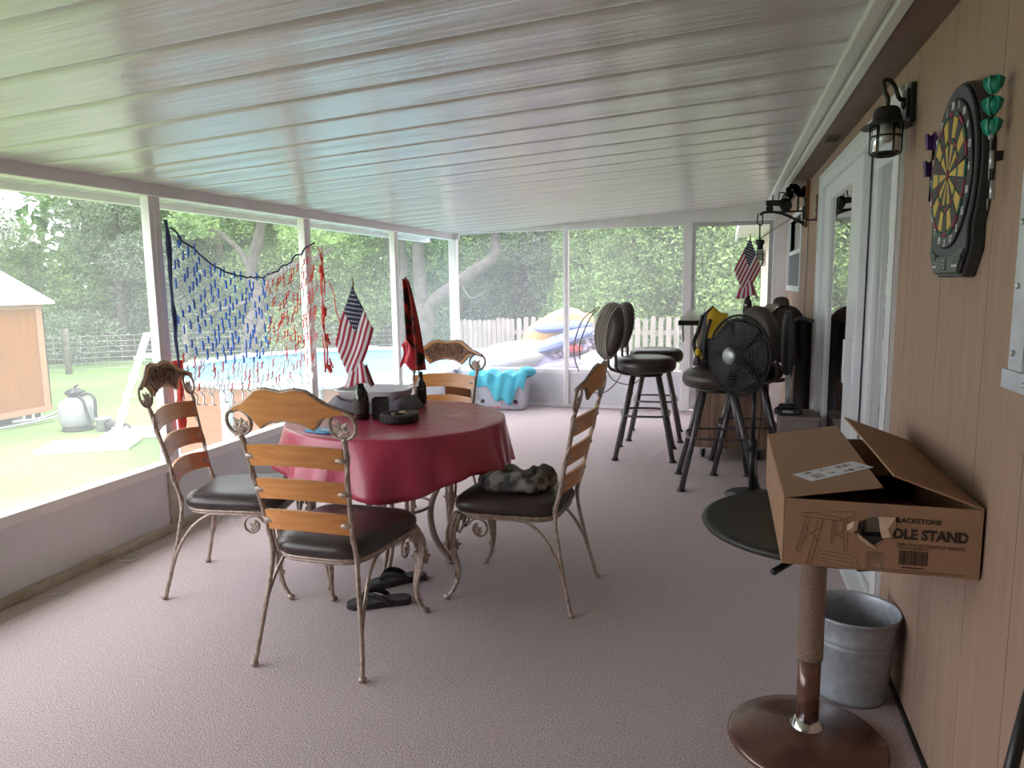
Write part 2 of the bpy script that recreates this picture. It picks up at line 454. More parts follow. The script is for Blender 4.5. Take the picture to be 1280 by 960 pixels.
# eave trims and brown soffit along the house
b = MB()
b.box(.368, .41, YF, YB, 2.172, 2.215); b.box(.405, .43, YF, YB, 2.186, 2.23); b.box(.43, .468, YF, YB, 2.160, 2.23)
struct(b.build('trim_1', M['trimw'], bevel=.004))
b = MB(); 
for (y0, y1) in ((YF, .9), (.905, 3.30), (3.305, 5.7), (5.705, YB)): b.box(.466, XR + .1, y0, y1, 2.168, 2.25)
struct(b.build('trim_2', M['soffit']))
v = thing('soffit_vent', 'small brown rectangular vent in the brown soffit above the sliding door', 'vent', (.525, 4.38, 2.168))
b = MB(); b.box(-.04, .04, -.09, .09, -.006, .0); b.build('vent_frame', M['soffit'], v, bevel=.002)
b = MB()
for k in range(6): b.box(-.03 + k * .0105, -.024 + k * .0105, -.078, .078, -.009, -.0055)
b.build('louver', M['dark'], v)

# house wall: tan boards with narrow grooves, openings for the door and two windows
def house_wall():
    b = MB()
    b.box(.606, .70, YF, .55, 0, 2.17)
    for (y0, y1, z0, z1) in ((.55, 1.70, 0, 1.25), (.55, 1.70, 1.80, 2.17), (1.70, 2.98, 0, 2.17), (2.98, 5.33, 2.06, 2.17), (5.33, 6.68, 0, 2.17), (6.68, 7.93, 0, 1.36), (6.68, 7.93, 1.97, 2.17), (7.93, 8.3, 0, 2.17)):
        b.box(.606, .70, y0, y1, z0, z1)
    def strip(ya, yb, za, zb):
        y = ya
        edges = [1.585 + .406 * k for k in range(-12, 24)]
        cuts = [ya] + [e for e in edges if ya + .02 < e < yb - .02] + [yb]
        for p, q in zip(cuts[:-1], cuts[1:]):
            b.box(XR, .607, p + .0016, q - .0016, za, zb)
    strip(YF, .55, 0.012, 2.17); strip(.55, 1.70, .012, 1.25); strip(.55, 1.70, 1.80, 2.17); strip(1.70, 2.98, .012, 2.17)
    strip(2.98, 5.33, 2.06, 2.17); strip(5.33, 6.68, .012, 2.17); strip(6.68, 7.93, .012, 1.36); strip(6.68, 7.93, 1.97, 2.17); strip(7.93, 8.3, .012, 2.17)
    return b.build('wall_right', M['siding'])
struct(house_wall())
b = MB(); b.box(.583, XR, YF, 2.93, 0, .016); b.box(.583, XR, 5.37, YB, 0, .016)
struct(b.build('gap_strip_right', M['dark']))  # dark strip standing for the shaded gap between carpet and wall

# knee walls, caps, posts and beam of the screened sides
b = MB(); b.box(XL - .05, XL, YF, YB, .04, .36)
struct(b.build('wall_left', M['knee']))
b = MB(); b.box(XL - .07, XL + .012, YF, YB, .357, .411)
struct(b.build('trim_3', M['white'], bevel=.003))
b = MB(); b.box(XL - .05, XL + .03, YF, YB, 0, .045)
for y in (3.40, 6.54): b.box(XL, XL + .008, y, y + .09, .045, .357)
struct(b.build('baseboard_left', M['plate'], bevel=.003))
b = MB(); b.box(XL, -.45, YB, YB + .05, .03, .385)
struct(b.build('wall_back', M['knee']))
b = MB(); b.box(XL, -.45, YB - .012, YB + .06, .383, .436)
struct(b.build('trim_4', M['white'], bevel=.003))
b = MB(); b.box(XL, -.45, YB - .02, YB + .05, 0, .035)
struct(b.build('baseboard_back', M['white'], bevel=.003))
b = MB(); b.box(XL - .04, XL + .04, YF, YB + .05, 1.925, 1.992)
struct(b.build('trim_5', M['white'], bevel=.004))
b = MB(); b.box(XL + .04, -.45, YB - .02, YB + .04, 2.0, 2.06)
for k in range(12):
    x0 = XL + .04 + k * (2.61 / 12); b.box(x0, x0 + 2.61 / 12, YB - .015, YB + .035, 2.03, cz(x0 + .1) + .01)
struct(b.build('trim_6', M['white']))
b = MB(); b.box(-3.56, -3.50, YF, YB + .3, 1.925, 2.01)
struct(b.build('trim_7', M['white']))

post_names = [(.25, 'out'), (1.83, 'out'), (3.455, 'white porch post nearest the camera with the navy net bundle tied to it'), (5.02, 'white porch post where the red and white end of the net hangs'), (6.60, 'white porch post just left of the red flag')]
for i, (y, lab) in enumerate(post_names):
    if lab == 'out': lab = 'white aluminium screen post beside the camera, beyond the left of the picture' 
    b = MB(); b.box(XL - .045, XL + .012, y - .043, y + .043, .411, 1.926)
    b.box(XL + .006, XL + .016, y - .012, y + .012, .411, 1.926)
    if i < 2: continue
    o = struct(b.build('screen_post', M['post'], bevel=.003)); o['label'] = lab
b = MB(); b.box(XL - .03, XL + .06, YB - .045, YB + .045, .411, 1.99); b.box(XL + .06, XL + .10, YB - .04, YB + .0, 1.93, 1.985)
o = struct(b.build('screen_post', M['post'], bevel=.003)); o['label'] = 'white corner post of the porch where the two screened walls meet'
b = MB(); b.box(-1.768, -1.708, YB - .03, YB + .03, .03, 2.04); b.box(-1.744, -1.732, YB - .036, YB - .03, .03, 2.04)
o = struct(b.build('screen_post', M['post'], bevel=.003)); o['label'] = 'thin white upright in the middle of the back screen wall'
# insect screens
def screen(x0, x1, y0, y1, z0, z1):
    b = MB()
    if x0 == x1: b.add([(x0, y0, z0), (x0, y1, z0), (x0, y1, z1), (x0, y0, z1)], [(0, 1, 2, 3)], 0, False)
    else: b.add([(x0, y0, z0), (x1, y0, z0), (x1, y1, z1), (x0, y1, z1)], [(0, 1, 2, 3)], 0, False)
    return struct(b.build('screen_panel', M['screen']))
ys = [YF, .25, 1.83, 3.455, 5.02, 6.60, YB]
for a, c in zip(ys[:-1], ys[1:]): screen(XL - .02, XL - .02, a, c, .40, 1.94)
screen(XL, -1.74, YB + .01, YB + .01, .42, 2.03); screen(-1.74, -.44, YB + .01, YB + .01, .42, 2.07)

# back screen door in its frame
d = thing('door_2', None, None, (0, YB, 0)); struct(d)
b = MB(); b.box(-.455, -.365, -.03, .04, 0, 2.22); b.box(-.365, .455, -.03, .04, 2.035, 2.12)
b.box(.455, .60, -.03, .04, 0, 2.22)
b.box(-.365, .455, -.025, .03, 2.12, 2.22); struct(b.build('frame', M['white'], d, bevel=.003))
b = MB(); b.box(-.362, -.325, -.015, .015, .02, 2.03); b.box(.41, .452, -.015, .015, .02, 2.03); b.box(-.325, .41, -.015, .015, 1.985, 2.03); b.box(-.325, .41, -.015, .015, .02, .42)
struct(b.build('door_leaf', M['alum'], d, bevel=.002))
b = MB(); b.add([(-.325, 0, .42), (.41, 0, .42), (.41, 0, 1.985), (-.325, 0, 1.985)], [(0, 1, 2, 3)], 0, False); struct(b.build('screen', M['screen'], d))

# sliding glass door
d = thing('door_1', None, None, (XR, 0, 0)); struct(d)
b = MB()
b.box(-.015, .10, 2.95, 3.075, 0, 2.09); b.box(-.015, .10, 5.235, 5.36, 0, 2.09); b.box(-.015, .10, 3.075, 5.235, 2.0, 2.09); b.box(-.03, .10, 3.075, 5.235, 0, .03)
b.box(.03, .05, 3.075, 5.235, .03, .055); b.box(-.022, -.015, 2.95, 2.975, 0, 2.09); b.box(-.022, -.015, 5.335, 5.36, 0, 2.09); b.box(-.022, -.015, 2.95, 5.36, 2.065, 2.09)
struct(b.build('frame', M['vinyl'], d, bevel=.004))
def panel(ya, yb, x0, nm, wl, wr):
    b = MB(); b.box(x0, x0 + .035, ya, ya + wr, .035, 2.0); b.box(x0, x0 + .035, yb - wl, yb, .035, 2.0)
    b.box(x0, x0 + .035, ya + wr, yb - wl, 1.91, 2.0); b.box(x0, x0 + .035, ya + wr, yb - wl, .035, .15)
    p = struct(b.build(nm, M['vinyl'], d, bevel=.004))
    g = MB(); g.add([(x0 + .018, ya + wr, .15), (x0 + .018, yb - wl, .15), (x0 + .018, yb - wl, 1.91), (x0 + .018, ya + wr, 1.91)], [(0, 1, 2, 3)], 0, False)
    struct(g.build('pane', M['glass'], p)); return p
panel(3.075, 4.00, .052, 'fixed_panel', .26, .16)
p = panel(3.86, 5.235, .008, 'sliding_panel', .24, .30)
b = MB(); b.box(-.03, .01, 3.93, 3.955, .90, 1.12); b.build('door_handle', M['vinyl'], p, bevel=.006)
b = MB()
for k in range(8): b.box(.13, .136, 3.12 + k * .095, 3.205 + k * .095, .04, 1.99)
struct(b.build('window_blind', M['blind'], d))
# the dim room behind the door
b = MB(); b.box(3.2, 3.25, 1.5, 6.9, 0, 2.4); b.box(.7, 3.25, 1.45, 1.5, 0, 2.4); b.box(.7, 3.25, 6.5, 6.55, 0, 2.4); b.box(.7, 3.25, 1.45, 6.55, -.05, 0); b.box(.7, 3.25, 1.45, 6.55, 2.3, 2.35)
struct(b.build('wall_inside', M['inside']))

def window(nm, y0, y1, z0, z1, fm, low):
    d = thing(nm, None, None, (XR, 0, 0)); struct(d)
    b = MB(); w = .05
    b.box(-.012, .06, y0, y0 + w, z0, z1); b.box(-.012, .06, y1 - w, y1, z0, z1); b.box(-.012, .06, y0 + w, y1 - w, z0, z0 + w); b.box(-.012, .06, y0 + w, y1 - w, z1 - w, z1)
    struct(b.build('frame', M[fm], d, bevel=.003))
    if low:
        zm = (z0 + z1) / 2
        b = MB(); b.box(0, .05, y0 + w, y1 - w, zm - .015, zm + .02); struct(b.build('meeting_rail', M[fm], d))
        b = MB(); b.box(.012, .016, y0 + w, y1 - w, z0 + w, zm - .015); struct(b.build('insect_screen', M['navyt'], d))
    g = MB(); g.add([(.03, y0 + w, z0 + w), (.03, y1 - w, z0 + w), (.03, y1 - w, z1 - w), (.03, y0 + w, z1 - w)], [(0, 1, 2, 3)], 0, False); struct(g.build('pane', M['glass'], d))
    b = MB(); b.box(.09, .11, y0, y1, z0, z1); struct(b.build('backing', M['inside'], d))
    return d
window('window_1', 6.62, 7.98, 1.31, 2.02, 'vinyl', True)
d = window('window_2', .5, 1.745, 1.20, 1.85, 'alum', False)
b = MB(); b.box(-.016, -.006, 1.70, 1.775, 1.19, 1.85); b.box(-.022, -.006, .5, 1.79, 1.185, 1.225)
for z in (1.26, 1.40, 1.53, 1.66, 1.78): b.ball((-.018, 1.752, z), (.005, .007, .007), 8, 5)
for y in (1.66, 1.45): b.ball((-.024, y, 1.205), (.005, .006, .006), 8, 5)
struct(b.build('flange', M['alum'], d))
# porch end wall behind the camera and outer house beyond the back door
b = MB(); b.box(-3.2, .7, YF - .06, YF, 0, 2.3); struct(b.build('wall_front', M['siding']))
b = MB(); b.box(.57, .70, 8.32, 13.5, -.9, 2.35); struct(b.build('wall_outer', M['sidingo']))
b = MB(); b.box(.16, .70, 8.4, 13.6, 2.15, 2.2); b.box(.13, .16, 8.4, 13.6, 2.08, 2.24); struct(b.build('trim_8', M['white2']))
# ================================================================ DINING SET
def spiral(cx, cy, r0, r1, turns, a0, n=40):
    return [(cx + (r0 + (r1 - r0) * i / n) * cos(a0 + turns * 2 * PI * i / n), cy + (r0 + (r1 - r0) * i / n) * sin(a0 + turns * 2 * PI * i / n)) for i in range(n + 1)]
LEAF = [(0, 0), (.12, .1), (.34, .06), (.30, .24), (.52, .36), (.34, .46), (.36, .70), (.16, .64), (0, 1), (-.16, .64), (-.36, .70), (-.34, .46), (-.52, .36), (-.30, .24), (-.34, .06), (-.12, .1)]
def leaf(b, T, s, th=.004):
    vs = []; n = len(LEAF)
    for z in (-th / 2, th / 2):
        for (x, y) in LEAF: vs.append((x * s, y * s, z + .18 * s * (x * x) * 1.0))
    vs2 = [(0, .45 * s, -th), (0, .45 * s, th * 1.5)]
    fs = []
    for i in range(n):
        j = (i + 1) % n
        fs += [(i, j, n + j, n + i), (j, i, 2 * n), (n + i, n + j, 2 * n + 1)]
    b.add(vs + vs2, fs, 0, False, T)
def ybk(z): return -.215 - (z - .43) * .215

def make_chair():
    r = thing('dining_chair', 'x', 'chair', group='wrought metal dining chairs')
    # seat cushion: rounded trapezoid
    b = MB(); n = 48; lev = [(.416, .90), (.420, .965), (.434, 1.0), (.452, 1.0), (.468, .965), (.480, .88), (.487, .72), (.491, .45), (.493, .2)]
    def outl(a):
        c, s_ = cos(a), sin(a); e = .42
        x = math.copysign(abs(c) ** e, c); y = math.copysign(abs(s_) ** e, s_)
        w = .222 + .030 * y
        return x * w, .02 + y * .245
    vs = []; fs = []
    for z, k in lev:
        for i in range(n):
            x, y = outl(2 * PI * i / n); vs.append((x * k, .015 + (y - .015) * k, z))
    for j in range(len(lev) - 1):
        for i in range(n):
            l = (i + 1) % n; fs.append((j * n + i, j * n + l, (j + 1) * n + l, (j + 1) * n + i))
    fs.append(tuple(reversed(range(n)))); fs.append(tuple(range((len(lev) - 1) * n, len(lev) * n)))
    b.add(vs, fs); b.build('seat', M['leather'], r)
    # frame under the seat
    b = MB()
    for z, k in ((.410, .93), (.396, .90)):
        b.tube([(outl(2 * PI * i / 40)[0] * k, .015 + (outl(2 * PI * i / 40)[1] - .015) * k, z) for i in range(40)], .0075, 6, True)
    b.build('seat_frame', M['champ'], r)
    for s in (-1, 1):
        # rear leg with back post and side brace
        b = MB()
        path = cr([(s * .225, -.30, .006), (s * .212, -.268, .13), (s * .190, -.235, .29), (s * .176, -.216, .43), (s * .176, ybk(.55), .55), (s * .190, ybk(.72), .72), (s * .204, ybk(.86), .86), (s * .207, ybk(.90), .90)], 5)
        b.tube(path, .0095, 8)
        tw = [(p.x + .0075 * cos(i * .9), p.y + .0075 * sin(i * .9), p.z) for i, p in enumerate(path) if p.z > .40]
        b.tube(cr(tw, 3), .0055, 6)
        b.tube(cr([(s * .2085, -.262, .15), (s * .2045, -.228, .24), (s * .195, -.165, .335), (s * .190, -.09, .388), (s * .190, -.03, .394)], 5), .0075, 6)
        lg = b.build('leg', M['champ'], r)
        f = MB(); f.ball((s * .226, -.302, .012), (.016, .016, .012), 10, 6); f.build('foot', M['champ'], lg)
        # cabriole front leg of twisted branches with a leaf at the knee
        b = MB(); sx = s
        main = [(sx * .205, .225, .41), (sx * .228, .250, .33), (sx * .222, .248, .24), (sx * .205, .232, .14), (sx * .212, .250, .06), (sx * .226, .282, .012)]
        b.tube(cr(main, 5), [.017 - .009 * i / 25 for i in range(26)], 8)
        for off in ((.018, -.02), (-.022, .006), (.004, .02)):
            q = [(sx * (.205 + off[0] * .8), .225 + off[1] * .8, .41), (sx * (.228 + off[0] * 1.1), .25 + off[1] * 1.1, .33), (sx * (.222 + off[0] * .8), .248 + off[1] * .8, .24), (sx * (.205 + off[0] * .3), .232 + off[1] * .3, .14), (sx * (.211 - off[0] * .2), .249, .06)]
            b.tube(cr(q, 5), .0075, 6)
        for a in (0, 1.9, 3.6): leaf(b, TR((sx * .226, .252, .30), PI / 2 + .15, 0, a + (0 if s > 0 else PI)) @ MX.Translation((0, 0, .016)) @ MX.Rotation(PI, 4, 'X'), .085)
        for z, a in ((.20, .5), (.12, 2.6), (.085, 4.2)):
            b.ball((sx * (.212) + .010 * cos(a), .242 + .010 * sin(a), z), (.008, .008, .014), 6, 4)
        lg = b.build('leg', M['champ'], r)
        f = MB(); f.ball((sx * .227, .284, .013), (.017, .019, .013), 10, 6); f.build('foot', M['champ'], lg)
        # scroll with leaf beside the knee, along the side and along the front
        for T in (basis((s * .215, .125, .347), (0, 1, 0), (0, 0, 1), (1, 0, 0)), basis((s * .115, .235, .347), (s, 0, 0), (0, 0, 1), (0, -s, 0))):
            b = MB(); sp = spiral(0, 0, .050, .022, 1.15, .3)
            b.tube([(x, y, 0) for x, y in sp], .006, 6, T=T)
            b.tube(cr([(.048, .014, 0), (.066, .02, 0), (.095, -.03, 0)], 4), .006, 6, T=T)
            leaf(b, T @ TR((.024, -.022, 0), 0, 0, .9), .052)
            b.build('scroll', M['champ'], r)
        # ring at the top corner of the back
        b = MB(); zc = .945; T = basis((s * .207, ybk(zc), zc), (1, 0, 0), (0, -.21, .978), (0, -.978, -.21))
        b.tube([(.050 * cos(2 * PI * i / 28), .050 * sin(2 * PI * i / 28), 0) for i in range(28)], .0068, 6, True, T=T)
        ring = b.build('back_ring', M['champ'], r)
        b = MB()
        leaf(b, T @ TR((-s * .030, -.040, 0), 0, 0, s * .75 - s * 1.5 + (0 if s > 0 else 0)), .075)
        leaf(b, T @ TR((s * .010, -.044, .004), 0, 0, s * .5), .05)
        b.build('leaf', M['champ'], ring)
    # crest rail
    top = [(-.236, -.006), (-.200, .008), (-.165, .022), (-.130, .046), (-.100, .070), (-.060, .078), (-.030, .073), (0, .066), (.030, .073), (.060, .078), (.100, .070), (.130, .046), (.165, .022), (.200, .008), (.236, -.006)]
    bot = [(.234, -.014), (.195, -.002), (.162, -.008), (.138, -.024), (.118, -.050), (.104, -.064), (.085, -.052), (.055, -.040), (0, -.033), (-.055, -.040), (-.085, -.052), (-.104, -.064), (-.118, -.050), (-.138, -.024), (-.162, -.008), (-.195, -.002), (-.234, -.014)]
    out = top + bot; zb = .995; 
    def cpt(x, h, d):                                # x across, h height, d depth forward of the board
        z = zb + h * .978; return (x, ybk(z) - .022 * (1 - (x / .2) ** 2) + d, z)
    def board(b, sc, d0, d1, nx=1):
        m = len(out); vs = [cpt(x * sc, (h - .012) * sc + .012, d) for d in (d0, d1) for x, h in out]
        tp = len(top)
        fs = [(i, (i + 1) % m, m + (i + 1) % m, m + i) for i in range(m)]
        for k in range(m // 2 - 1):                  # strips between the upper and lower edges
            a, c, e, g = k, k + 1, m - 2 - k, m - 1 - k
            fs += [(a, c, e, g), (m + g, m + e, m + c, m + a)]
        b.add(vs, fs, 0, False)
    b = MB(); board(b, 1.0, -.010, .008); crest = b.build('crest_rail', M['orange'], r)
    b = MB(); board(b, .86, .008, .013)
    for (cx, ch, a0, t) in ((-.085, .018, .4, 1.3), (.085, .018, PI - .4, -1.3), (-.035, .035, 2.4, 1.1), (.035, .035, PI - 2.4, -1.1), (-.045, .0, .2, 1.0), (.045, .0, 2.9, -1.0)):
        b.tube([cpt(x, h, .014) for x, h in spiral(cx, ch, .026, .006, t, a0, 18)], .0038, 5)
    b.tube([cpt(0, -.02 + i * .01, .014) for i in range(9)], .0035, 5)
    b.build('carved_panel', M['carved'], crest)
    b = MB(); b.tube([cpt(x * 1.01, h * 1.01, 0) for x, h in out], .0075, 6, True); b.build('crest_frame', M['champ'], r)
    # three slats with end clips
    for zc, hw in ((.822, .192), (.692, .180), (.568, .170)):
        b = MB()
        def sl(u, v, d):
            x = (u * 2 - 1) * hw; k = 1 - (u * 2 - 1) ** 2; z = zc + (v - .5) * .080 + .014 * k - .004
            return (x, ybk(z) - .030 * k + d, z)
        b.grid(lambda u, v: sl(u, v, -.007), 16, 3); b.grid(lambda u, v: sl(u, 1 - v, .007), 16, 3)
        b.grid(lambda u, v: sl(u, 1, -.007 + .014 * v), 16, 1); b.grid(lambda u, v: sl(u, 0, .007 - .014 * v), 16, 1)
        slat = b.build('slat', M['orange'], r)
        for s in (-1, 1):
            b = MB(); x = s * (hw - .012); b.ball((x, ybk(zc) - .006, zc - .004), (.025, .0125, .012), 12, 8)
            b.build('clip', M['champ'], slat)
    return r

ch = make_chair()
ch.location = (-1.45, 2.505, 0); ch.rotation_euler = (0, 0, 0)
ch['label'] = 'dining chair with its honey wood back towards the camera, in front of the table'
copy_thing(ch, (-2.21, 2.905, 0), -1.312, 'dining chair beside the low white wall, nearest the pool and sand filter')
copy_thing(ch, (-.883, 3.142, 0), 1.494, 'dining chair seen edge-on with the camouflage hat on its seat')
copy_thing(ch, (-1.65, 3.86, 0), PI + .02, 'dining chair on the far side of the table, carved crest facing the camera')

# ---------------------------------------------------------------- table
TX, TY = -1.58, 3.31
t = thing('dining_table', 'round metal dining table under the burgundy vinyl cloth', 'table', (TX, TY, 0))
b = MB(); b.lathe([(.02, .715), (.50, .715), (.525, .725), (.53, .738), (.525, .750), (.02, .750)], 48); b.build('tabletop', M['blackp'], t)
b = MB(); b.tube([(.30 * cos(2 * PI * i / 40), .30 * sin(2 * PI * i / 40), .70) for i in range(40)], .012, 6, True)
b.tube([(.16 * cos(2 * PI * i / 32), .16 * sin(2 * PI * i / 32), .30) for i in range(32)], .008, 6, True); b.build('apron_ring', M['champ'], t)
for k in range(4):
    a = .12 + k * PI / 2; T = TR((0, 0, 0), 0, 0, a)
    b = MB()
    for dy in (-.022, .022):
        b.tube(cr([(.36, dy, .71), (.34, dy * 1.6, .60), (.24, dy * 1.2, .46), (.165, dy * .8, .30), (.18, dy * .6, .14), (.26, dy * .4, .02)], 6), .012, 7, T=T)
    b.ball((.262, 0, .014), (.024, .024, .014), 10, 6, T=T)
    b.build('leg', M['champ'], t); 
    b = MB()
    for s in (-1, 1):
        P = T @ basis((.30, s * .10, .60), (0, s, 0), (0, 0, 1), (1, 0, 0))
        b.tube([(x, y, 0) for x, y in spiral(0, 0, .062, .026, 1.2, PI - .3)], .007, 6, T=P)
        b.tube(cr([(-.06, .018, 0), (-.085, .06, 0), (-.09, .10, 0)], 4), .007, 6, T=P)
        leaf(b, P @ TR((-.03, -.03, 0), 0, 0, -.8), .07)
    b.build('scroll', M['champ'], t)

def tablecloth():
    n = 160; R = .535; b = MB(); rnd = random.Random(11); vs = []; fs = []
    ph = [rnd.uniform(0, 6.28) for _ in range(6)]
    def hem(a): return .222 + .030 * cos(3 * a + 4.1) + .014 * sin(7 * a + ph[0])
    def fold(a): return .45 * sin(11 * a + ph[1]) + .3 * sin(17 * a + ph[2]) + .35 * sin(6 * a + ph[3])
    rows = []
    for k in range(1, 13): rows.append(('top', k / 12))
    for k in range(1, 4): rows.append(('edge', k / 3))
    for k in range(1, 11): rows.append(('skirt', k / 10))
    vs.append((0, 0, .757))
    for kind, u in rows:
        for i in range(n):
            a = 2 * PI * i / n
            if kind == 'top': rr = R * u; z = .757 + .0012 * sin(9 * a + 5 * u + ph[4]) * u
            elif kind == 'edge': rr = R + .012 * sin(u * PI / 2); z = .757 - .012 * (1 - cos(u * PI / 2))
            else:
                rr = R + .012 + .035 * u + fold(a) * .034 * u ** 1.2 + .010 * abs(sin(11.5 * a)) * u; z = .745 - hem(a) * u
            vs.append((rr * cos(a), rr * sin(a), z))
    for i in range(n): fs.append((0, 1 + i, 1 + (i + 1) % n))
    for j in range(len(rows) - 1):
        for i in range(n):
            l = (i + 1) % n; fs.append((1 + j * n + i, 1 + (j + 1) * n + i, 1 + (j + 1) * n + l, 1 + j * n + l))
    b.add(vs, fs); o = b.build('tablecloth', M['cloth'], solid=.002, loc=(TX, TY, 0))
    return tag(o, 'burgundy vinyl tablecloth draped over the round dining table', 'tablecloth')
tablecloth()

# ---------------------------------------------------------------- flags
def flag_fn(u, v, o, hoist, fly, seed, amp=.010):
    # u along hoist, v along fly; hangs as a slanted sheet with soft folds
    p = V(o) + V(hoist) * u + V(fly) * v
    w = amp * (sin(v * 7 + u * 5 + seed) * (.25 + v) + .6 * sin(u * 11 + seed * 2) * u)
    return (p.x, p.y + w, p.z)
def us_flag(parent, o, hoist, fly, seed):
    b = MB()
    def mi(u, v):
        if u < 7 / 13 and v < .42: return 2
        return 0 if int(u * 13) % 2 == 0 else 1
    b.grid(lambda u, v: flag_fn(u, v, o, hoist, fly, seed), 39, 24, mif=mi)
    b.build('flag_cloth', [M['fred'], M['fwhite'], M['fblue']], parent, solid=.0012)
    s = MB()
    for r in range(9):
        for c in range(6 if r % 2 == 0 else 5):
            u = (r + .8) / 9.6 * 7 / 13; v = ((c + .55) / 6 if r % 2 == 0 else (c + 1.05) / 6) * .42
            for d in (-.0025, .0025):
                ctr = V(flag_fn(u, v, o, hoist, fly, seed)) + V((0, d, 0))
                pts = []
                for k in range(10):
                    rr = .0052 if k % 2 == 0 else .0021; a = PI / 2 + k * PI / 5
                    pts.append(ctr + V((rr * cos(a), 0, rr * sin(a))))
                s.add([ctr] + pts, [(0, 1 + k, 1 + (k + 1) % 10) for k in range(10)], 0, False)
    s.build('stars', M['fwhite'], parent)
def flag_bunch(parent, c, sc, seed):
    # gathered lower end of the cloth around the stick
    b = MB()
    def fn(u, v):
        a = (u - .5) * 4.6; r = (.030 + .035 * v + .010 * sin(u * 19 + seed)) * sc
        return (c[0] + r * sin(a) * 1.15, c[1] - r * cos(a) * .6, c[2] + (.055 - .10 * v + .012 * sin(u * 13)) * sc)
    b.grid(fn, 40, 8, mif=lambda u, v: int(u * 20) % 2)
    b.build('gathered_cloth', [M['fred'], M['fwhite']], parent, solid=.0012)
# the bottle is a thing, the flag in it another
def bottle(name, label, loc, s=1):
    o = thing(name, label, 'bottle', loc)
    b = MB(); b.lathe([(.028 * s, 0), (.033 * s, .004), (.034 * s, .10 * s), (.030 * s, .125 * s), (.016 * s, .15 * s), (.0135 * s, .19 * s), (.015 * s, .192 * s), (.015 * s, .20 * s), (.010 * s, .20 * s), (.010 * s, .16 * s)], 24); b.build('glass_body', M['bottle'], o)
    b = MB(); b.shell([(.0345 * s, .03 * s), (.0345 * s, .09 * s)], 24); b.build('paper_label', M['stick'], o)
    return o
bottle('beer_bottle', 'dark glass bottle holding the small striped flag on the burgundy table', (-1.725, 3.215, .759), 1.1)
f = thing('table_flag', 'small stars and stripes flag standing in the dark bottle on the table', 'flag', (-1.735, 3.215, .88))
b = MB(); b.tube([(.008, 0, -.06), (0, .004, .25), (-.012, .008, .535)], .0035, 6); b.build('flagstick', M['stick'], f)
b = MB(); b.lathe([(.003, .53), (.006, .545), (.004, .56), (.001, .58)], 8, T=TR((-.012, .008, 0))); b.build('gold_tip', M['gold'], f)
us_flag(f, (-.012, -.004, .535), (.112, -.006, -.205), (-.105, -.012, -.285), 1.0)
flag_bunch(f, (.012, -.012, .10), 1.0, 1.2)
o = thing('drink_holder', 'square black drink holder right behind the dark bottle', 'holder', (-1.655, 3.285, .759), .3)
b = MB(); b.box(-.038, .038, -.034, .034, 0, .008)
for (x0, x1, y0, y1) in ((-.038, -.034, -.034, .034), (.034, .038, -.034, .034), (-.034, .034, -.034, -.030), (-.034, .034, .030, .034)): b.box(x0, x1, y0, y1, .008, .10)
b.build('cup_body', M['blackp'], o, bevel=.003)
o = thing('ashtray', 'round black tyre shaped ashtray on the burgundy cloth', 'ashtray', (-1.515, 3.20, .759))
b = MB(); b.lathe([(.06, 0), (.086, .002), (.093, .010), (.093, .034), (.086, .042), (.066, .042), (.060, .034), (.058, .012), (.01, .012)], 40)
for k in range(40):
    a = 2 * PI * k / 40; b.box(.090, .0955, -.003, .003, .008, .036, T=TR((0, 0, 0), 0, 0, a))
b.build('tyre_ring', M['rubber'], o)
rnd = random.Random(5)
for k in range(9):
    a = rnd.uniform(0, 6.28); q = rnd.uniform(0, 6.28); x, y = .03 * cos(a), .03 * sin(a); z = .764 + .012 + rnd.uniform(.005, .030)
    b = MB(); L_ = .013; b.tube([(-L_ * cos(q), -L_ * sin(q), -.003), (0, 0, .001), (L_ * cos(q), L_ * sin(q), .004)], .0042, 7)
    c = b.build('cigarette_butt', M['butt'], loc=(-1.515 + x, 3.20 + y, z)); tag(c, 'tan cigarette butt lying in the tyre shaped ashtray', 'cigarette butt', 'cigarette butts in the ashtray')
# plastic tray wrapped in grey cloth
o = thing('plastic_tray', 'white plastic tray on the table behind the bottle', 'tray', (-1.80, 3.52, .760), .12)
b = MB(); m = 44
def rr(a, rx, ry): c, s_ = cos(a), sin(a); return (rx * math.copysign(abs(c) ** .5, c), ry * math.copysign(abs(s_) ** .5, s_))
vs = []; fs = []
for (rx, ry, z) in ((.165, .10, 0), (.19, .125, .10), (.205, .14, .108), (.205, .14, .112), (.187, .122, .112), (.16, .096, .008)):
    for i in range(m): x, y = rr(2 * PI * i / m, rx, ry); vs.append((x, y, z))
for j in range(5):
    for i in range(m): fs.append((j * m + i, j * m + (i + 1) % m, (j + 1) * m + (i + 1) % m, (j + 1) * m + i))
fs += [tuple(reversed(range(m))), tuple(range(5 * m, 6 * m))]
b.add(vs, fs); b.build('tray_body', M['bin'], o)
b = MB()
def wrap(u, v):
    a = PI + u * PI * 1.06 - .1; rx, ry = .200 + .035 * v + .012 * sin(u * 21) * (.3 + v), .135 + .075 * v + .014 * sin(u * 17 + 1) * (.2 + v)
    x, y = rr(a, rx, ry); return (-1.80 + x * .99 - y * .12, 3.52 + y + x * .12, .763 + (.062 + .014 * sin(u * 9)) * (1 - v) ** .8 + .006 * (1 + sin(u * 31)) * v)
b.grid(wrap, 60, 10); c = b.build('folded_cloth', M['greycloth'], solid=.006); tag(c, 'crumpled grey cloth bunched in front of the white tray', 'cloth')
b = MB(); b.prism([(-.10, -.03), (.02, -.055), (.105, -.02), (.09, .03), (-.03, .055), (-.09, .03)], 0, .006); b.box(-.03, .045, -.012, .014, .006, .0075, 1)
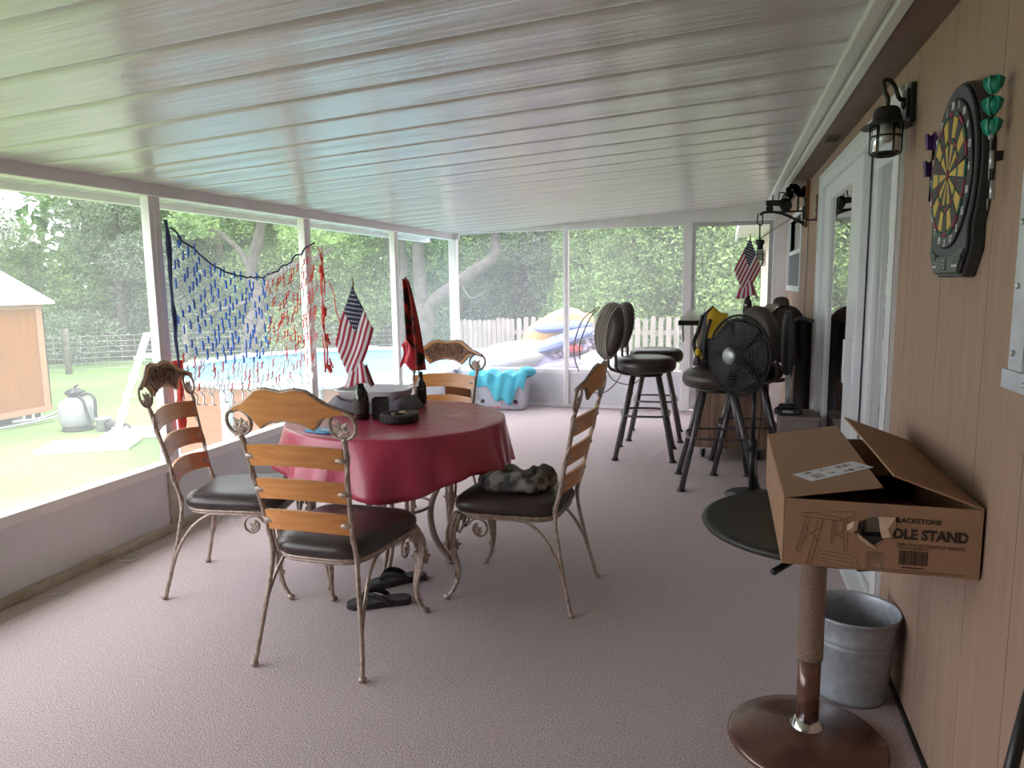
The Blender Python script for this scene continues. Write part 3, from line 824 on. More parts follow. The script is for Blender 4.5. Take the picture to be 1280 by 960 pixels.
c = b.build('blue_packet', [M['blue'], M['paper']], loc=(-1.74, 2.905, .7598), bevel=.002); tag(c, 'small flat blue packet near the front left edge of the burgundy table', 'packet')
# drooping red flag standing behind the tray
bottle('flag_bottle', 'dark bottle behind the white tray that holds the red flag', (-1.62, 3.715, .759), .9)
f = thing('red_flag', 'red and black patterned flag hanging limp on a stick behind the table', 'flag', (-1.65, 3.70, .86))
b = MB(); b.tube([(.03, .015, 0), (.0, .01, .3), (-.035, .0, .60)], .004, 6); b.build('flagstick', M['stick'], f)
b = MB()
b.grid(lambda u, v: (-.035 + .045 * u ** .8 + (.020 + .038 * u ** .7) * (v - .35) * 1.6, .004 - .020 * sin(v * 9 + u * 3) - .012, .59 - .50 * u), 26, 12); b.build('flag_cloth', M['redflag'], f, solid=.0015)
b = MB(); b.grid(lambda u, v: (-.036 + .01 * u - .032 * v * u ** .6, .012 + .006 * sin(v * 6), .55 - .38 * u), 18, 6); b.build('flag_reverse', M['lilac'], f, solid=.0015)
b = MB(); b.grid(lambda u, v: (-.062 + .075 * u + .012 * sin(v * 5), -.024 + .010 * sin(u * 8), .23 - .13 * v + .03 * sin(u * 4)), 12, 12); b.build('flag_corner', M['fred2'], f, solid=.0015)
# camouflage hat on the right-hand chair
o = thing('camouflage_hat', 'crumpled dark camouflage hat lying on the black seat of the edge-on chair', 'hat', (-.905, 3.13, .494), .15)
b = MB()
def hat(u, v):
    a = 2 * PI * u; r = [.142, .152, .148, .135, .115, .10, .095, .06, .004][int(round(v * 8))]; z = [.0, .018, .045, .068, .078, .066, .045, .034, .032][int(round(v * 8))]
    k = 1 + .09 * sin(5 * a + v * 3) + .05 * sin(11 * a + 1)
    return (r * 1.12 * k * cos(a), r * .82 * k * sin(a), max(.001, z * (1 + .22 * sin(3 * a + .6) + .12 * sin(8 * a))))
b.grid(hat, 72, 8); b.build('hat_crown', M['camo'], o, solid=.003)
b = MB(); b.tube(cr([(-.06, .118, .012), (.03, .128, .02), (.12, .085, .02), (.155, .01, .012)], 6), .008, 6); b.build('hat_band', M['camo'], o)
# flip flops under the front chair
SOLE = [(-.040, -.115), (-.030, -.135), (0, -.143), (.030, -.133), (.040, -.11), (.038, -.05), (.040, .0), (.048, .06), (.047, .10), (.033, .13), (.008, .143), (-.022, .138), (-.042, .11), (-.047, .06), (-.040, .0), (-.038, -.05)]
def flipflop(label, loc, rz):
    o = thing('flip_flop', label, 'sandal', loc, rz, 'pair of flip flops')
    out = [(p.x, p.y) for p in cr([(x, y, 0) for x, y in SOLE], 3, True)]
    b = MB(); b.prism(out, 0, .024); b.build('sole', M['rubber'], o, bevel=.004)
    b = MB(); b.prism([(x * .90, y * .93) for x, y in out], .024, .0275); b.build('footbed', M['insole'], o)
    for s in (-1, 1):
        b = MB(); b.tube(cr([(0, .085, .028), (s * .012, .06, .055), (s * .034, .02, .058), (s * .045, -.02, .040), (s * .043, -.045, .018)], 6), [.006] + [.012] * 23 + [.010], 8, flat=.45); b.build('strap', M['rubber'], o)
    return o
flipflop('dark flip flop lying nearer the camera under the front dining chair', (-1.457, 2.806, .001), 2.08)
flipflop('dark flip flop lying just behind its mate under the front dining chair', (-1.482, 3.05, .001), 2.28)
# ================================================================ PUB TABLE, BOX, BUCKET
PX, PY = .272, 2.255
o = thing('pedestal_table', 'round black topped pub table on a rusty pedestal, under the cardboard box', 'table', (PX, PY, 0))
b = MB(); b.lathe([(.01, .682), (.30, .682), (.322, .688), (.328, .697), (.324, .706), (.312, .710), (.306, .7075), (.01, .7075)], 72); b.build('tabletop', M['tabtop'], o, )
b = MB()
for a in (0.35, 0.35 + PI / 2): b.box(-.27, .27, -.018, .018, .660, .682, T=TR((0, 0, 0), 0, 0, a))
b.tube([(-.06, -.20, .668), (-.135, -.285, .648)], .010, 8); b.build('top_bracket', M['black'], o, bevel=.003)
b = MB(); b.lathe([(.0365, .275), (.038, .28), (.038, .655), (.05, .660), (.05, .668)], 28); b.build('upper_tube', M['postm'], o)
b = MB(); b.lathe([(.0335, .06), (.0335, .275)], 28); b.build('lower_tube', M['rust'], o)
b = MB(); b.lathe([(.02, .052), (.050, .050), (.049, .060), (.040, .068), (.035, .080), (.02, .082)], 28); b.build('collar', M['chrome'], o)
b = MB(); b.lathe([(.02, .0), (.228, .0), (.234, .006), (.233, .014), (.222, .022), (.16, .036), (.10, .048), (.055, .056), (.02, .057)], 72); b.build('base', M['rust'], o)

X0, X1, Y0, Y1, Z0, Z1 = .150, .588, 1.875, 2.64, .7115, .882
bx = thing('cardboard_box', 'open brown cardboard shipping box resting on the pub table against the house wall', 'box', (0, 0, 0))
b = MB(); t_ = .005
b.box(X0, X1, Y0, Y1, Z0, Z0 + t_); b.box(X0, X0 + t_, Y0, Y1, Z0 + t_, Z1); b.box(X1 - t_, X1, Y0, Y1, Z0 + t_, Z1); b.box(X0 + t_, X1 - t_, Y0, Y0 + t_, Z0 + t_, Z1); b.box(X0 + t_, X1 - t_, Y1 - t_, Y1, Z0 + t_, Z1)
b.build('box_body', M['cardb'], bx, bevel=.0015)
# flaps
b = MB(); a = math.atan2(.040, .222)
b.box(0, .224, Y0, Y1, -t_ / 2, t_ / 2, T=TR((X0 + .001, 0, Z1 + .002), 0, -a, 0)); lf = b.build('flap', M['cardb'], bx, bevel=.001)
b = MB(); a2 = math.atan2(.068, .190)
b.box(-.205, 0, Y0, Y1 + .01, -t_ / 2, t_ / 2, T=TR((X1 - .001, 0, Z1 + .002), 0, a2, 0)); b.build('flap', M['cardb'], bx, bevel=.001)
b = MB(); b.box(X0 + .008, X1 - .008, 0, .20, -t_ / 2, t_ / 2, T=TR((0, Y0 + .006, Z1 - .006), -.42, 0, 0)); b.build('flap', M['cardi'], bx)
b = MB(); b.box(X0 + .008, X1 - .008, -.20, 0, -t_ / 2, t_ / 2, T=TR((0, Y1 - .006, Z1 - .006), .35, 0, 0)); b.build('flap', M['cardi'], bx)
# shipping label on the left flap
LT = TR((X0 + .001, 0, Z1 + .002), 0, -a, 0) @ TR((.136, 2.058, t_ / 2 + .0006), 0, 0, .42 + .0)
b = MB(); b.box(-.088, .088, -.048, .048, 0, .0006, T=LT); lab = b.build('shipping_label', M['paper'], lf)
b = MB(); rnd = random.Random(2)
for (x0, y0, w, h) in ((-.075, .02, .03, .018), (-.072, -.035, .035, .04), (-.02, .022, .02, .012), (.02, .012, .045, .022), (.015, -.035, .03, .018), (.055, -.03, .02, .010), (-.025, -.02, .022, .010)):
    n = 9
    for k in range(n):
        if rnd.random() < .75: b.box(x0 + k * w / n, x0 + k * w / n + w / n * rnd.uniform(.3, .9), y0, y0 + h, .0006, .0009, T=LT)
b.build('label_print', M['inkl'], lab)
# print on the front: local x right, y up, facing the camera side
W_, H_ = X1 - X0, Z1 - Z0
FT = basis((X0, Y0 - .0006, Z1), (W_, 0, 0), (0, 0, H_), (0, -1, 0))
FR = basis((X0, Y0 - .0006, Z1), (1, 0, 0), (0, 0, 1), (0, -1, 0))
def P(u, v): return (u * W_, -v * H_)
b = MB()
def ln(p, q, r=.0011): b.tube([(P(*p)[0], P(*p)[1], 0), (P(*q)[0], P(*q)[1], 0)], r, 4, T=FR, flat=.25)
for p, q in (((.11, .20), (.36, .14)), ((.11, .20), (.105, .25)), ((.105, .25), (.30, .29)), ((.30, .29), (.38, .18)), ((.36, .14), (.38, .18)), ((.11, .2), (.30, .235)), ((.30, .235), (.30, .29)),
             ((.125, .26), (.075, .78)), ((.145, .27), (.095, .79)), ((.075, .78), (.095, .79)), ((.185, .28), (.135, .95)), ((.21, .28), (.16, .95)), ((.135, .95), (.16, .95)), ((.26, .28), (.255, .62)), ((.275, .285), (.27, .62)), ((.255, .62), (.27, .62)),
             ((.315, .27), (.325, .72)), ((.335, .25), (.345, .73)), ((.325, .72), (.345, .73)), ((.12, .4), (.19, .62)), ((.19, .42), (.115, .58)), ((.27, .42), (.32, .55)), ((.265, .55), (.325, .42))): ln(p, q)
for p, q in (((.20, .74), (.385, .80)), ((.20, .74), (.185, .90)), ((.385, .80), (.41, .98)), ((.185, .90), (.41, .98)), ((.21, .80), (.37, .85)), ((.205, .86), (.385, .91)), ((.22, .80), (.215, .87)), ((.37, .85), (.38, .92))): ln(p, q, .0009)
b.build('stand_drawing', M['inkl'], bx)
b = MB(); text_into(b, 'BLACKSTONE', .0165, FR @ TR((P(.685, .22)[0], P(.685, .22)[1], 0)), bold=.0003, sx=1.0); b.build('brand_lettering', M['ink'], bx)
b = MB(); text_into(b, 'GRIDDLE STAND', .034, FR @ TR((P(.935, .42)[0], P(.935, .42)[1], 0)), align='RIGHT', bold=.0015, sx=.89); b.build('title_lettering', M['ink'], bx)
b = MB(); text_into(b, 'FOR 17" & 22" TABLETOP GRIDDLE', .0118, FR @ TR((P(.925, .575)[0], P(.925, .575)[1], 0)), align='RIGHT', bold=.0002, sx=.80); b.build('subtitle_lettering', M['inkl'], bx)
b = MB(); rnd = random.Random(9); x = .605
while x < .745:
    w = rnd.choice((.0025, .004, .006)); q = P(x, .86); b.box(q[0], q[0] + w * W_, q[1], q[1] + .21 * H_, 0, .0004, T=FR); x += w + rnd.choice((.003, .004, .006))
q = P(.60, .625); b.box(q[0], q[0] + .15 * W_, q[1], q[1] + .012 * H_, 0, .0004, T=FR); q = P(.62, .91); b.box(q[0], q[0] + .11 * W_, q[1], q[1] + .018 * H_, 0, .0004, T=FR)
b.build('barcode', M['ink'], bx)
b = MB(); q = P(.45, .955); b.box(q[0], q[0] + .47 * W_, q[1], q[1] + .012 * H_, 0, .0004, T=FR); q = P(.55, .99); b.box(q[0], q[0] + .2 * W_, q[1], q[1] + .006 * H_, 0, .0004, T=FR); b.build('base_line', M['inkl'], bx)
# torn hole with curled paper and clear tape
b = MB()
hole = [P(u, v) for u, v in ((.36, .36), (.40, .28), (.46, .20), (.52, .22), (.545, .34), (.53, .50), (.48, .60), (.43, .55), (.38, .46))]
b.prism(hole, 0, .0006, 0, FR); b.build('torn_hole', M['dark'], bx)
b = MB()
for pts, lift in ((((.49, .18), (.575, .17), (.58, .34), (.555, .46), (.515, .50), (.50, .36)), .012), (((.335, .34), (.37, .26), (.395, .24), (.385, .40), (.355, .45), (.335, .42)), .010), (((.385, .44), (.44, .54), (.475, .60), (.49, .645), (.46, .63), (.40, .53)), .008)):
    q = [P(u, v) for u, v in pts]; cx = sum(p[0] for p in q) / len(q); cy = sum(p[1] for p in q) / len(q)
    vs = [(cx, cy, lift)] + [(p[0], p[1], .0015 + (lift * .5 if k % 2 else 0)) for k, p in enumerate(q)]
    b.add(vs, [(0, 1 + k, 1 + (k + 1) % len(q)) for k in range(len(q))], 0, False, FR)
b.build('torn_paper', M['tape'], bx, solid=.0008)
b = MB(); q = [P(u, v) for u, v in ((.43, -.005), (.515, -.005), (.52, .40), (.435, .42))]; b.prism(q, .0022, .0026, 0, FR); b.build('clear_tape', M['clear'], bx); b = MB(); q = [P(u, v) for u, v in ((.44, .70), (.53, .70), (.53, 1.0), (.44, 1.0))]; b.prism(q, .0006, .001, 0, FR); b.build('clear_tape', M['clear'], bx)

o = thing('metal_bucket', 'galvanised metal bucket on the floor behind the pedestal, against the house wall', 'bucket', (.445, 2.60, 0))
b = MB()
def rad(z): return .114 + .031 * z / .3
prof = [(.01, .012), (.108, .012), (.112, .0), (.118, .0), (.119, .014)]
for z in (.03, .10, .195, .203, .209, .215, .221, .229, .25, .288): prof.append((rad(z) + (.004 if z in (.203, .221) else 0), z))
prof += [(.147, .292), (.150, .298), (.147, .304), (.1435, .298)] + [(rad(z) - .003, z) for z in (.28, .20, .1, .02)] + [(.01, .016)]
b.lathe(prof, 56); b.build('bucket_body', M['galv'], o)
b = MB(); b.shell([(.1185, .008), (.1195, .016), (.1185, .022)], 56); b.build('bottom_rim', M['galv'], o)
o = thing('black_pole', 'thin black pole leaning against the house wall in the bottom right corner', 'pole', (.0, 0, 0))
b = MB(); b.tube([(.46, 1.287, .573 - .035), (.581, 1.495, .752)], .011, 10)
b.tube([(.30, 1.01, .0), (.46, 1.287, .54)], .011, 10); b.build('shaft', M['black'], o)
b = MB(); b.tube([(.295, 1.00, .002), (.312, 1.032, .05)], .014, 10); b.build('grip', M['rubber'], o)

# ================================================================ BAR STOOLS, BAR, FAN
def make_stool():
    r = thing('bar_stool', 'x', 'stool', group='padded swivel bar stools')
    b = MB(); b.lathe([(.05, .690), (.19, .690), (.222, .700), (.240, .725), (.243, .755), (.234, .785), (.210, .806), (.17, .815), (.10, .818), (.02, .819)], 40); b.build('seat', M['leather'], r)
    b = MB(); b.lathe([(.02, .660), (.135, .660), (.14, .672), (.13, .690), (.02, .690)], 28); b.build('swivel_plate', M['black'], r)
    for sx in (-1, 1):
        for sy in (-1, 1):
            b = MB(); b.tube([(sx * .10, sy * .10, .662), (sx * .245, sy * .225, .012)], .0195, 12); lg = b.build('leg', M['pewter'], r)
            f = MB(); f.lathe([(.02, 0), (.030, 0), (.031, .006), (.022, .014), (.018, .022)], 14, T=TR((sx * .246, sy * .226, 0))); f.build('foot', M['rubber'], lg)
    b = MB(); q = []
    for k in range(40):
        a = 2 * PI * k / 40; c, s_ = cos(a), sin(a); q.append((.205 * math.copysign(abs(c) ** .55, c), .193 * math.copysign(abs(s_) ** .55, s_), .352))
    b.tube(q, .009, 8, True); b.build('foot_ring', M['pewter'], r)
    for s in (-1, 1):
        b = MB(); b.tube(cr([(s * .07, -.10, .685), (s * .075, -.20, .688), (s * .08, -.285, .725), (s * .085, -.295, .80), (s * .085, -.30, .90)], 5), .013, 8); b.build('back_support', M['pewter'], r)
    b = MB(); b.lathe([(.01, -.046), (.80, -.050), (.94, -.038), (1.0, 0), (.94, .038), (.80, .050), (.01, .040)], 44, T=TR((0, -.315, 1.03), PI / 2 - .17, 0, 0) @ MX.Diagonal((.205, .215, 1, 1))); b.build('backrest', M['olive'], r)
    return r
st = make_stool(); st.location = (-.615, 5.975, 0); st.rotation_euler = (0, 0, -PI / 2 + .06)
def swivel(r, a):
    for c in r.children:
        if c.name.split('.')[0] in ('seat', 'swivel_plate', 'back_support', 'backrest'): c.rotation_euler = (0, 0, a)
st['label'] = 'bar stool with the extension cord wound around its backrest, nearest the dining table'
stB = copy_thing(st, (-.60, 6.72, 0), -PI / 2 + .06, 'bar stool directly behind the one carrying the wound extension cord')
stC = copy_thing(st, (-.04, 5.20, 0), .10, 'bar stool behind the black fan, with the yellow vest standing on its seat')
stD = copy_thing(st, (.175, 5.66, 0), .05, 'bar stool with a brown padded backrest by the house wall, right of the fan')
swivel(st, .46); swivel(stB, .36); swivel(stC, 2.0); swivel(stD, .86)
# extension cord wound around the first backrest
ec = thing('extension_cord', 'long grey extension cord wound around the backrest of the nearest bar stool', 'cord', (-.615, 5.975, 0), -PI / 2 + .52)
b = MB(); T = TR((0, -.315, 1.03), -.17, 0, 0); rnd = random.Random(4)
for k in range(7):
    xo = -.12 + k * .04; tl = rnd.uniform(-.05, .05); q = []
    for i in range(28):
        a = 2 * PI * i / 28; zz = (.226 - .35 * xo * xo * 4) * sin(a); q.append((xo + tl * zz * 2, (.072 + .004 * sin(3 * a)) * cos(a) * (1 if abs(cos(a)) > .3 else .9), zz))
    b.tube(q, .0065, 6, True, T=T)
for q in ([(-.10, -.40, 1.20), (-.12, -.50, 1.12), (-.14, -.56, .95), (-.13, -.57, .82), (-.10, -.54, .70)], [(.0, -.40, 1.22), (-.02, -.47, 1.14), (-.04, -.53, 1.0), (-.06, -.55, .90), (-.10, -.53, .80)], [(.08, -.38, 1.22), (.06, -.44, 1.12), (.05, -.46, .98), (.04, -.42, .86), (.02, -.36, .80)],
          [(-.16, -.30, .82), (-.16, -.28, .70), (-.19, -.20, .60), (-.18, -.06, .56), (-.165, .02, .60)], [(-.15, -.29, .84), (-.185, -.10, .76), (-.250, -.02, .62), (-.250, -.02, .50)], [(-.18, -.42, .52), (-.19, -.30, .50), (-.20, -.18, .58), (-.2, -.12, .72), (-.17, -.25, .84)]):
    b.tube(cr(q, 6), .0055, 6)
b.build('cord_loops', M['cord'], ec)
b = MB(); b.tube([(-.250, -.02, .515), (-.250, -.02, .47)], [.010, .016], 10); b.box(-.256, -.252, -.026, -.014, .452, .47); b.box(-.248, -.244, -.026, -.014, .452, .47); b.build('plug', M['cordd'], ec)

o = thing('yellow_vest', 'yellow and black vest standing folded on the stool seat behind the fan', 'vest', (-.095, 5.36, .82), .2)
b = MB()
def vest(u, v):
    a = 2 * PI * u; k = 1 - .35 * v + .12 * sin(v * 7 + 1); w = 1 + .06 * sin(5 * a + v * 6)
    if v > .98: k *= .35
    return (.105 * k * w * cos(a) + .035 * v * v, .055 * k * w * sin(a), .39 * v - (.03 if v > .98 else 0) * cos(a))
b.grid(vest, 36, 16, mif=lambda u, v: 0 if (v > .52 and not .42 < u < .62) or (.10 < v < .22 and .5 < u < .66) else 1); b.build('vest_body', [M['yellow'], M['blackp']], o, solid=.008)
b = MB(); b.tube(cr([(-.07, -.055, .36), (-.10, -.05, .25), (-.125, -.03, .16), (-.10, -.05, .06), (-.09, -.05, .02)], 6), .014, 8, flat=.5); b.tube(cr([(-.02, -.06, .33), (-.05, -.062, .2), (-.06, -.06, .05)], 6), .012, 8, flat=.5); b.build('strap', M['blackp'], o)
b = MB(); b.ball((-.10, -.06, .10), (.020, .014, .028), 12, 8); b.build('yellow_buckle', M['yellow'], o)

bar = thing('bar_cart', 'rustic wooden bar cart with a black glossy top, on casters near the back door', 'bar', (.06, 6.6, 0))
b = MB(); x0, x1, y0, y1 = -.275, .275, -.70, .80
b.box(x0 + .012, x1 - .012, y0 + .012, y1 - .012, .10, 1.07)
e = [x0, -.16, -.035, .075, .18, x1]
for p, q in zip(e[:-1], e[1:]): b.box(p + .002, q - .002, y0, y0 + .013, .098, 1.07); b.box(p + .002, q - .002, y1 - .013, y1, .098, 1.07)
k = y0
while k < y1 - .01:
    q = min(k + .15, y1); b.box(x0, x0 + .013, k + .002, q - .002, .098, 1.07); b.box(x1 - .013, x1, k + .002, q - .002, .098, 1.07); k += .15
b.build('bar_body', M['plank'], bar, bevel=.002)
b = MB(); b.box(-.415, .42, -.78, .86, 1.075, 1.112); b.build('bar_top', M['bartop'], bar, bevel=.004)
b = MB(); b.box(-.405, .41, -.77, .85, 1.112, 1.124); b.build('top_surface', M['barw'], bar, bevel=.003)
b = MB()
for (p, q, r_, s_) in ((-.40, .41, -.775, -.765), (-.40, -.39, -.765, .84), (.40, .41, -.765, .84)): b.box(p, q, r_, s_, 1.124, 1.15)
b.build('clear_edge', M['clear'], bar)
for sx in (-1, 1):
    for sy in (-.62, .70):
        b = MB(); T = TR((sx * .21, sy, .036), 0, PI / 2, 0); b.lathe([(.006, -.014), (.030, -.014), (.035, -.010), (.035, .010), (.030, .014), (.006, .014)], 20, T=T); c = b.build('caster', M['rubber'], bar)
        b = MB(); b.box(sx * .21 - .022, sx * .21 - .016, sy - .015, sy + .015, .03, .098); b.box(sx * .21 + .016, sx * .21 + .022, sy - .015, sy + .015, .03, .098); b.box(sx * .21 - .022, sx * .21 + .022, sy - .02, sy + .02, .092, .099); b.build('caster_fork', M['pewter'], c)
o = thing('white_towel', 'small white towel hanging from the left edge of the bar top', 'towel', (-.368, 6.75, 1.10))
b = MB(); b.grid(lambda u, v: (.012 - .010 * sin(u * 3) - (.004 if u > .1 else -.03) + .004 * sin(v * 9), -.09 + .18 * v, .018 - max(0, u - .08) * .26), 16, 10); b.build('towel_cloth', M['white2'], o, solid=.006)

def fan():
    f = thing('pedestal_fan', 'black pedestal fan with a round grille in front of the bar stool', 'fan', (.19, 4.93, 0))
    ax = V((-.70, -.71, .02)).normalized(); up = V((0, 0, 1)); rt = up.cross(ax).normalized(); u2 = ax.cross(rt)
    ctr = V((.085 - .19, 4.81 - 4.93, .945)); T = basis(ctr, rt, u2, ax)
    def guard(sgn, dep, nm):
        b = MB()
        for k in range(11):
            r_ = .060 + k * .0195; zz = sgn * dep * (1 - (r_ / .255) ** 2.2)
            b.tube([(r_ * cos(2 * PI * i / 40), r_ * sin(2 * PI * i / 40), zz) for i in range(40)], .0027, 4, True, T=T)
        for k in range(40):
            a = 2 * PI * k / 40; q = []
            for i in range(7):
                r_ = .05 + (.252 - .05) * i / 6; q.append((r_ * cos(a + .5 * i / 6), r_ * sin(a + .5 * i / 6), sgn * dep * (1 - (r_ / .255) ** 2.2)))
            b.tube(q, .0022, 4, T=T)
        b.tube([(.255 * cos(2 * PI * i / 56), .255 * sin(2 * PI * i / 56), 0) for i in range(56)], .007, 6, True, T=T)
        return b.build(nm, M['black'], f)
    g = guard(1, .085, 'front_grille'); guard(-1, .10, 'rear_grille')
    b = MB(); b.lathe([(.005, .078), (.052, .078), (.056, .084), (.050, .093), (.03, .099), (.005, .100)], 28, T=T); b.build('hub_badge', M['badge'], g)
    b = MB()
    for k in range(5):
        a0 = k * 2 * PI / 5
        b.grid(lambda u, v: T @ V(((.04 + .19 * u) * cos(a0 + (v - .5) * (1.0 + .1 * u)), (.04 + .19 * u) * sin(a0 + (v - .5) * (1.0 + .1 * u)), .02 * (v - .5) * 2 + .0)), 6, 6)
    b.build('blades', M['blackp'], f, solid=.003)
    b = MB(); b.lathe([(.01, -.20), (.055, -.195), (.07, -.15), (.07, -.10), (.05, -.02), (.03, .03), (.01, .035)], 24, T=T); b.build('motor', M['black'], f)
    b = MB(); b.tube(cr([tuple(ctr - ax * .15), (.02, .02, .88), (.01, .005, .80), (0, 0, .72)], 4), .017, 10); b.build('neck', M['black'], f)
    b = MB(); b.tube([(0, 0, .02), (0, 0, .36)], .0175, 12); b.tube([(0, 0, .36), (0, 0, .74)], .013, 12); b.build('pole', M['black'], f)
    b = MB(); b.lathe([(.012, .31), (.026, .315), (.028, .35), (.026, .385), (.012, .39)], 16); b.tube([(.0, -.02, .35), (0, -.055, .35)], .010, 8); b.build('height_clamp', M['black'], f)
    b = MB(); b.lathe([(.01, 0), (.165, 0), (.170, .008), (.16, .018), (.08, .028), (.03, .045), (.01, .05)], 40); b.build('base', M['black'], f)
    b = MB(); b.tube(cr([(.02, .02, .9), (.05, .06, .6), (.03, .05, .2), (.06, .10, .02)], 6), .004, 6); b.build('power_cord', M['cordd'], f)
fan()
# low cabinet with the stick vacuum standing on it
cb = thing('low_cabinet', 'low grey brown cabinet by the house wall carrying the stick vacuum', 'cabinet', (.465, 5.03, 0))
b = MB(); b.box(-.115, .115, -.15, .15, .05, .535); b.build('cabinet_body', M['cabg'], cb, bevel=.003)
b = MB(); b.box(-.122, .122, -.158, .158, .535, .553); b.build('cabinet_top', M['cabg'], cb, bevel=.003)
b = MB(); b.box(-.10, .10, -.158, -.1505, .07, .52); dd = b.build('door', M['cabg'], cb, bevel=.002)
b = MB(); b.ball((-.08, -.165, .33), .010, 10, 6); b.build('knob', M['black'], dd)
b = MB()
for sx in (-1, 1):
    for sy in (-1, 1): b.box(sx * .09 - .015, sx * .09 + .015, sy * .12 - .015, sy * .12 + .015, 0, .05)
b.build('plinth', M['dark'], cb)
vc = thing('stick_vacuum', 'black stick vacuum standing upright beside the brown padded stool backrest', 'vacuum', (.40, 5.0, .553))
b = MB(); pts = [(-.085, -.05), (-.075, -.075), (.075, -.075), (.09, -.05), (.075, .03), (.03, .05), (-.03, .05), (-.07, .03)]
b.prism(pts, .004, .038); b.prism([(x * .7, y * .75) for x, y in pts], .038, .062); b.build('floor_head', M['blackp'], vc, bevel=.006)
b = MB(); text_into(b, 'BISSELL', .020, basis((0, -.0755, .022), (1, 0, 0), (0, 0, 1), (0, -1, 0)), bold=.0004); b.build('head_lettering', M['numw'], vc)
b = MB(); b.tube([(0, .0, .06), (-.005, .02, .27)], .016, 12); b.build('wand', M['alum'], vc)
b = MB(); b.tube(cr([(-.005, .02, .25), (-.008, .03, .35), (-.01, .035, .50), (-.01, .035, .60), (-.012, .03, .66)], 5), [.02, .026, .032, .036, .038, .04, .041, .042, .042, .042, .042, .040, .040, .038, .038, .035, .035, .03, .028, .024, .02], 12); b.build('motor_body', M['blackp'], vc)
b = MB(); b.tube(cr([(.02, .02, .60), (.06, .01, .62), (.10, .0, .61), (.14, .0, .60)], 4), .011, 8); b.build('handle', M['blackp'], vc)
o = thing('folded_hat', 'beige brimmed hat perched on top of the brown stool backrest', 'hat', (.37, 5.46, 1.235), .5)
b = MB(); b.lathe([(.005, .065), (.035, .06), (.052, .045), (.058, .015), (.06, .0)], 24, sx=1, sy=.8); b.build('hat_crown', M['olive'], o)
b = MB(); b.grid(lambda u, v: (-.055 - .085 * v * cos((u - .5) * 2.0), .06 * sin((u - .5) * 2.6) * (1 + .2 * v), .012 - .045 * v * v), 12, 6); b.build('brim', M['beige'], o, solid=.006)
o = thing('shade_roll', 'dark roll added against the house wall left of the sliding door, standing in for shade', 'mat', (.53, 5.50, 0))  # added dark upright roll, in place of a shadow-like smear on the wall
b = MB(); b.lathe([(.005, 0), (.048, 0), (.052, .01), (.053, .5), (.05, 1.10), (.045, 1.13), (.03, 1.115), (.005, 1.12)], 24); b.build('dark_roll', M['rubber'], o)

# bottle with a flag on the bar
bottle('bar_bottle', 'black bottle on the bar top holding a striped flag', (.165, 6.15, 1.1245), 1.0)
f = thing('bar_flag', 'stars and stripes flag standing in the black bottle on the bar', 'flag', (.155, 6.15, 1.28))
b = MB(); b.tube([(0, 0, -.07), (.004, 0, .2), (.014, 0, .47)], .004, 6); b.build('flagstick', M['stick'], f)
b = MB(); b.lathe([(.003, .465), (.006, .475), (.002, .50)], 8, T=TR((.014, 0, 0))); b.build('gold_tip', M['gold'], f)
us_flag(f, (.014, -.006, .465), (.088, -.006, -.235), (-.115, -.012, -.245), 2.0)
flag_bunch(f, (.0, -.008, .055), 1.15, 2.2)
# plastic tub with the turquoise towel
o = thing('storage_tub', 'clear plastic storage tub on the carpet under the turquoise cloth', 'tub', (-2.41, 7.88, 0), .04)
b = MB(); m = 44; vs = []; fs = []
prof = ((.25, .12, .006), (.265, .13, .02), (.305, .165, .355), (.325, .18, .36), (.325, .18, .375), (.30, .16, .375), (.258, .125, .025))
for (rx, ry, z) in prof:
    for i in range(m):
        a = 2 * PI * i / m; c, s_ = cos(a), sin(a); vs.append((rx * math.copysign(abs(c) ** .35, c), ry * math.copysign(abs(s_) ** .35, s_), z))
for j in range(len(prof) - 1):
    for i in range(m): fs.append((j * m + i, j * m + (i + 1) % m, (j + 1) * m + (i + 1) % m, (j + 1) * m + i))
fs += [tuple(reversed(range(m))), tuple(range((len(prof) - 1) * m, len(prof) * m))]
b.add(vs, fs); b.build('tub_body', M['tubp'], o)
for x in (-.22, .17):
    b = MB(); b.lathe([(.004, 0), (.022, 0), (.022, .008), (.004, .01)], 16, T=basis((x, -.14, .10), (1, 0, 0), (0, 0, 1), (0, -1, 0)))
    b.build('tub_wheel', M['pewter'], o)
b = MB(); b.box(-.15, .22, -.1375, -.132, .022, .045); b.box(.0, .2, -.143, -.135, .06, .09); b.build('contents', M['tubc'], o)
b = MB()
def tow(u, v):
    x = -.36 + .68 * u; d = (.12 + .20 * math.exp(-((u - .62) / .25) ** 2) + .03 * sin(u * 19)); 
    if v < .5: k = v * 2; return (-2.41 + x, 8.02 - k * .33 - 0.0, .405 + .015 * sin(u * 7 + 1) * sin(k * 3) + .02 * sin(u * 23) + .03 * sin(k * PI))
    k = (v - .5) * 2; return (-2.41 + x * (1 - .12 * k), 7.69 - .012 * sin(k * 3) + .006 * sin(u * 31 + k * 2), .405 + .02 * sin(u * 23) - d * k)
b.grid(tow, 70, 20); b.ball((-2.13, 7.86, .43), (.10, .12, .055), 20, 10)
c = b.build('turquoise_cloth', M['turq'], solid=.008); tag(c, 'crumpled turquoise cloth heaped over the storage tub', 'cloth')

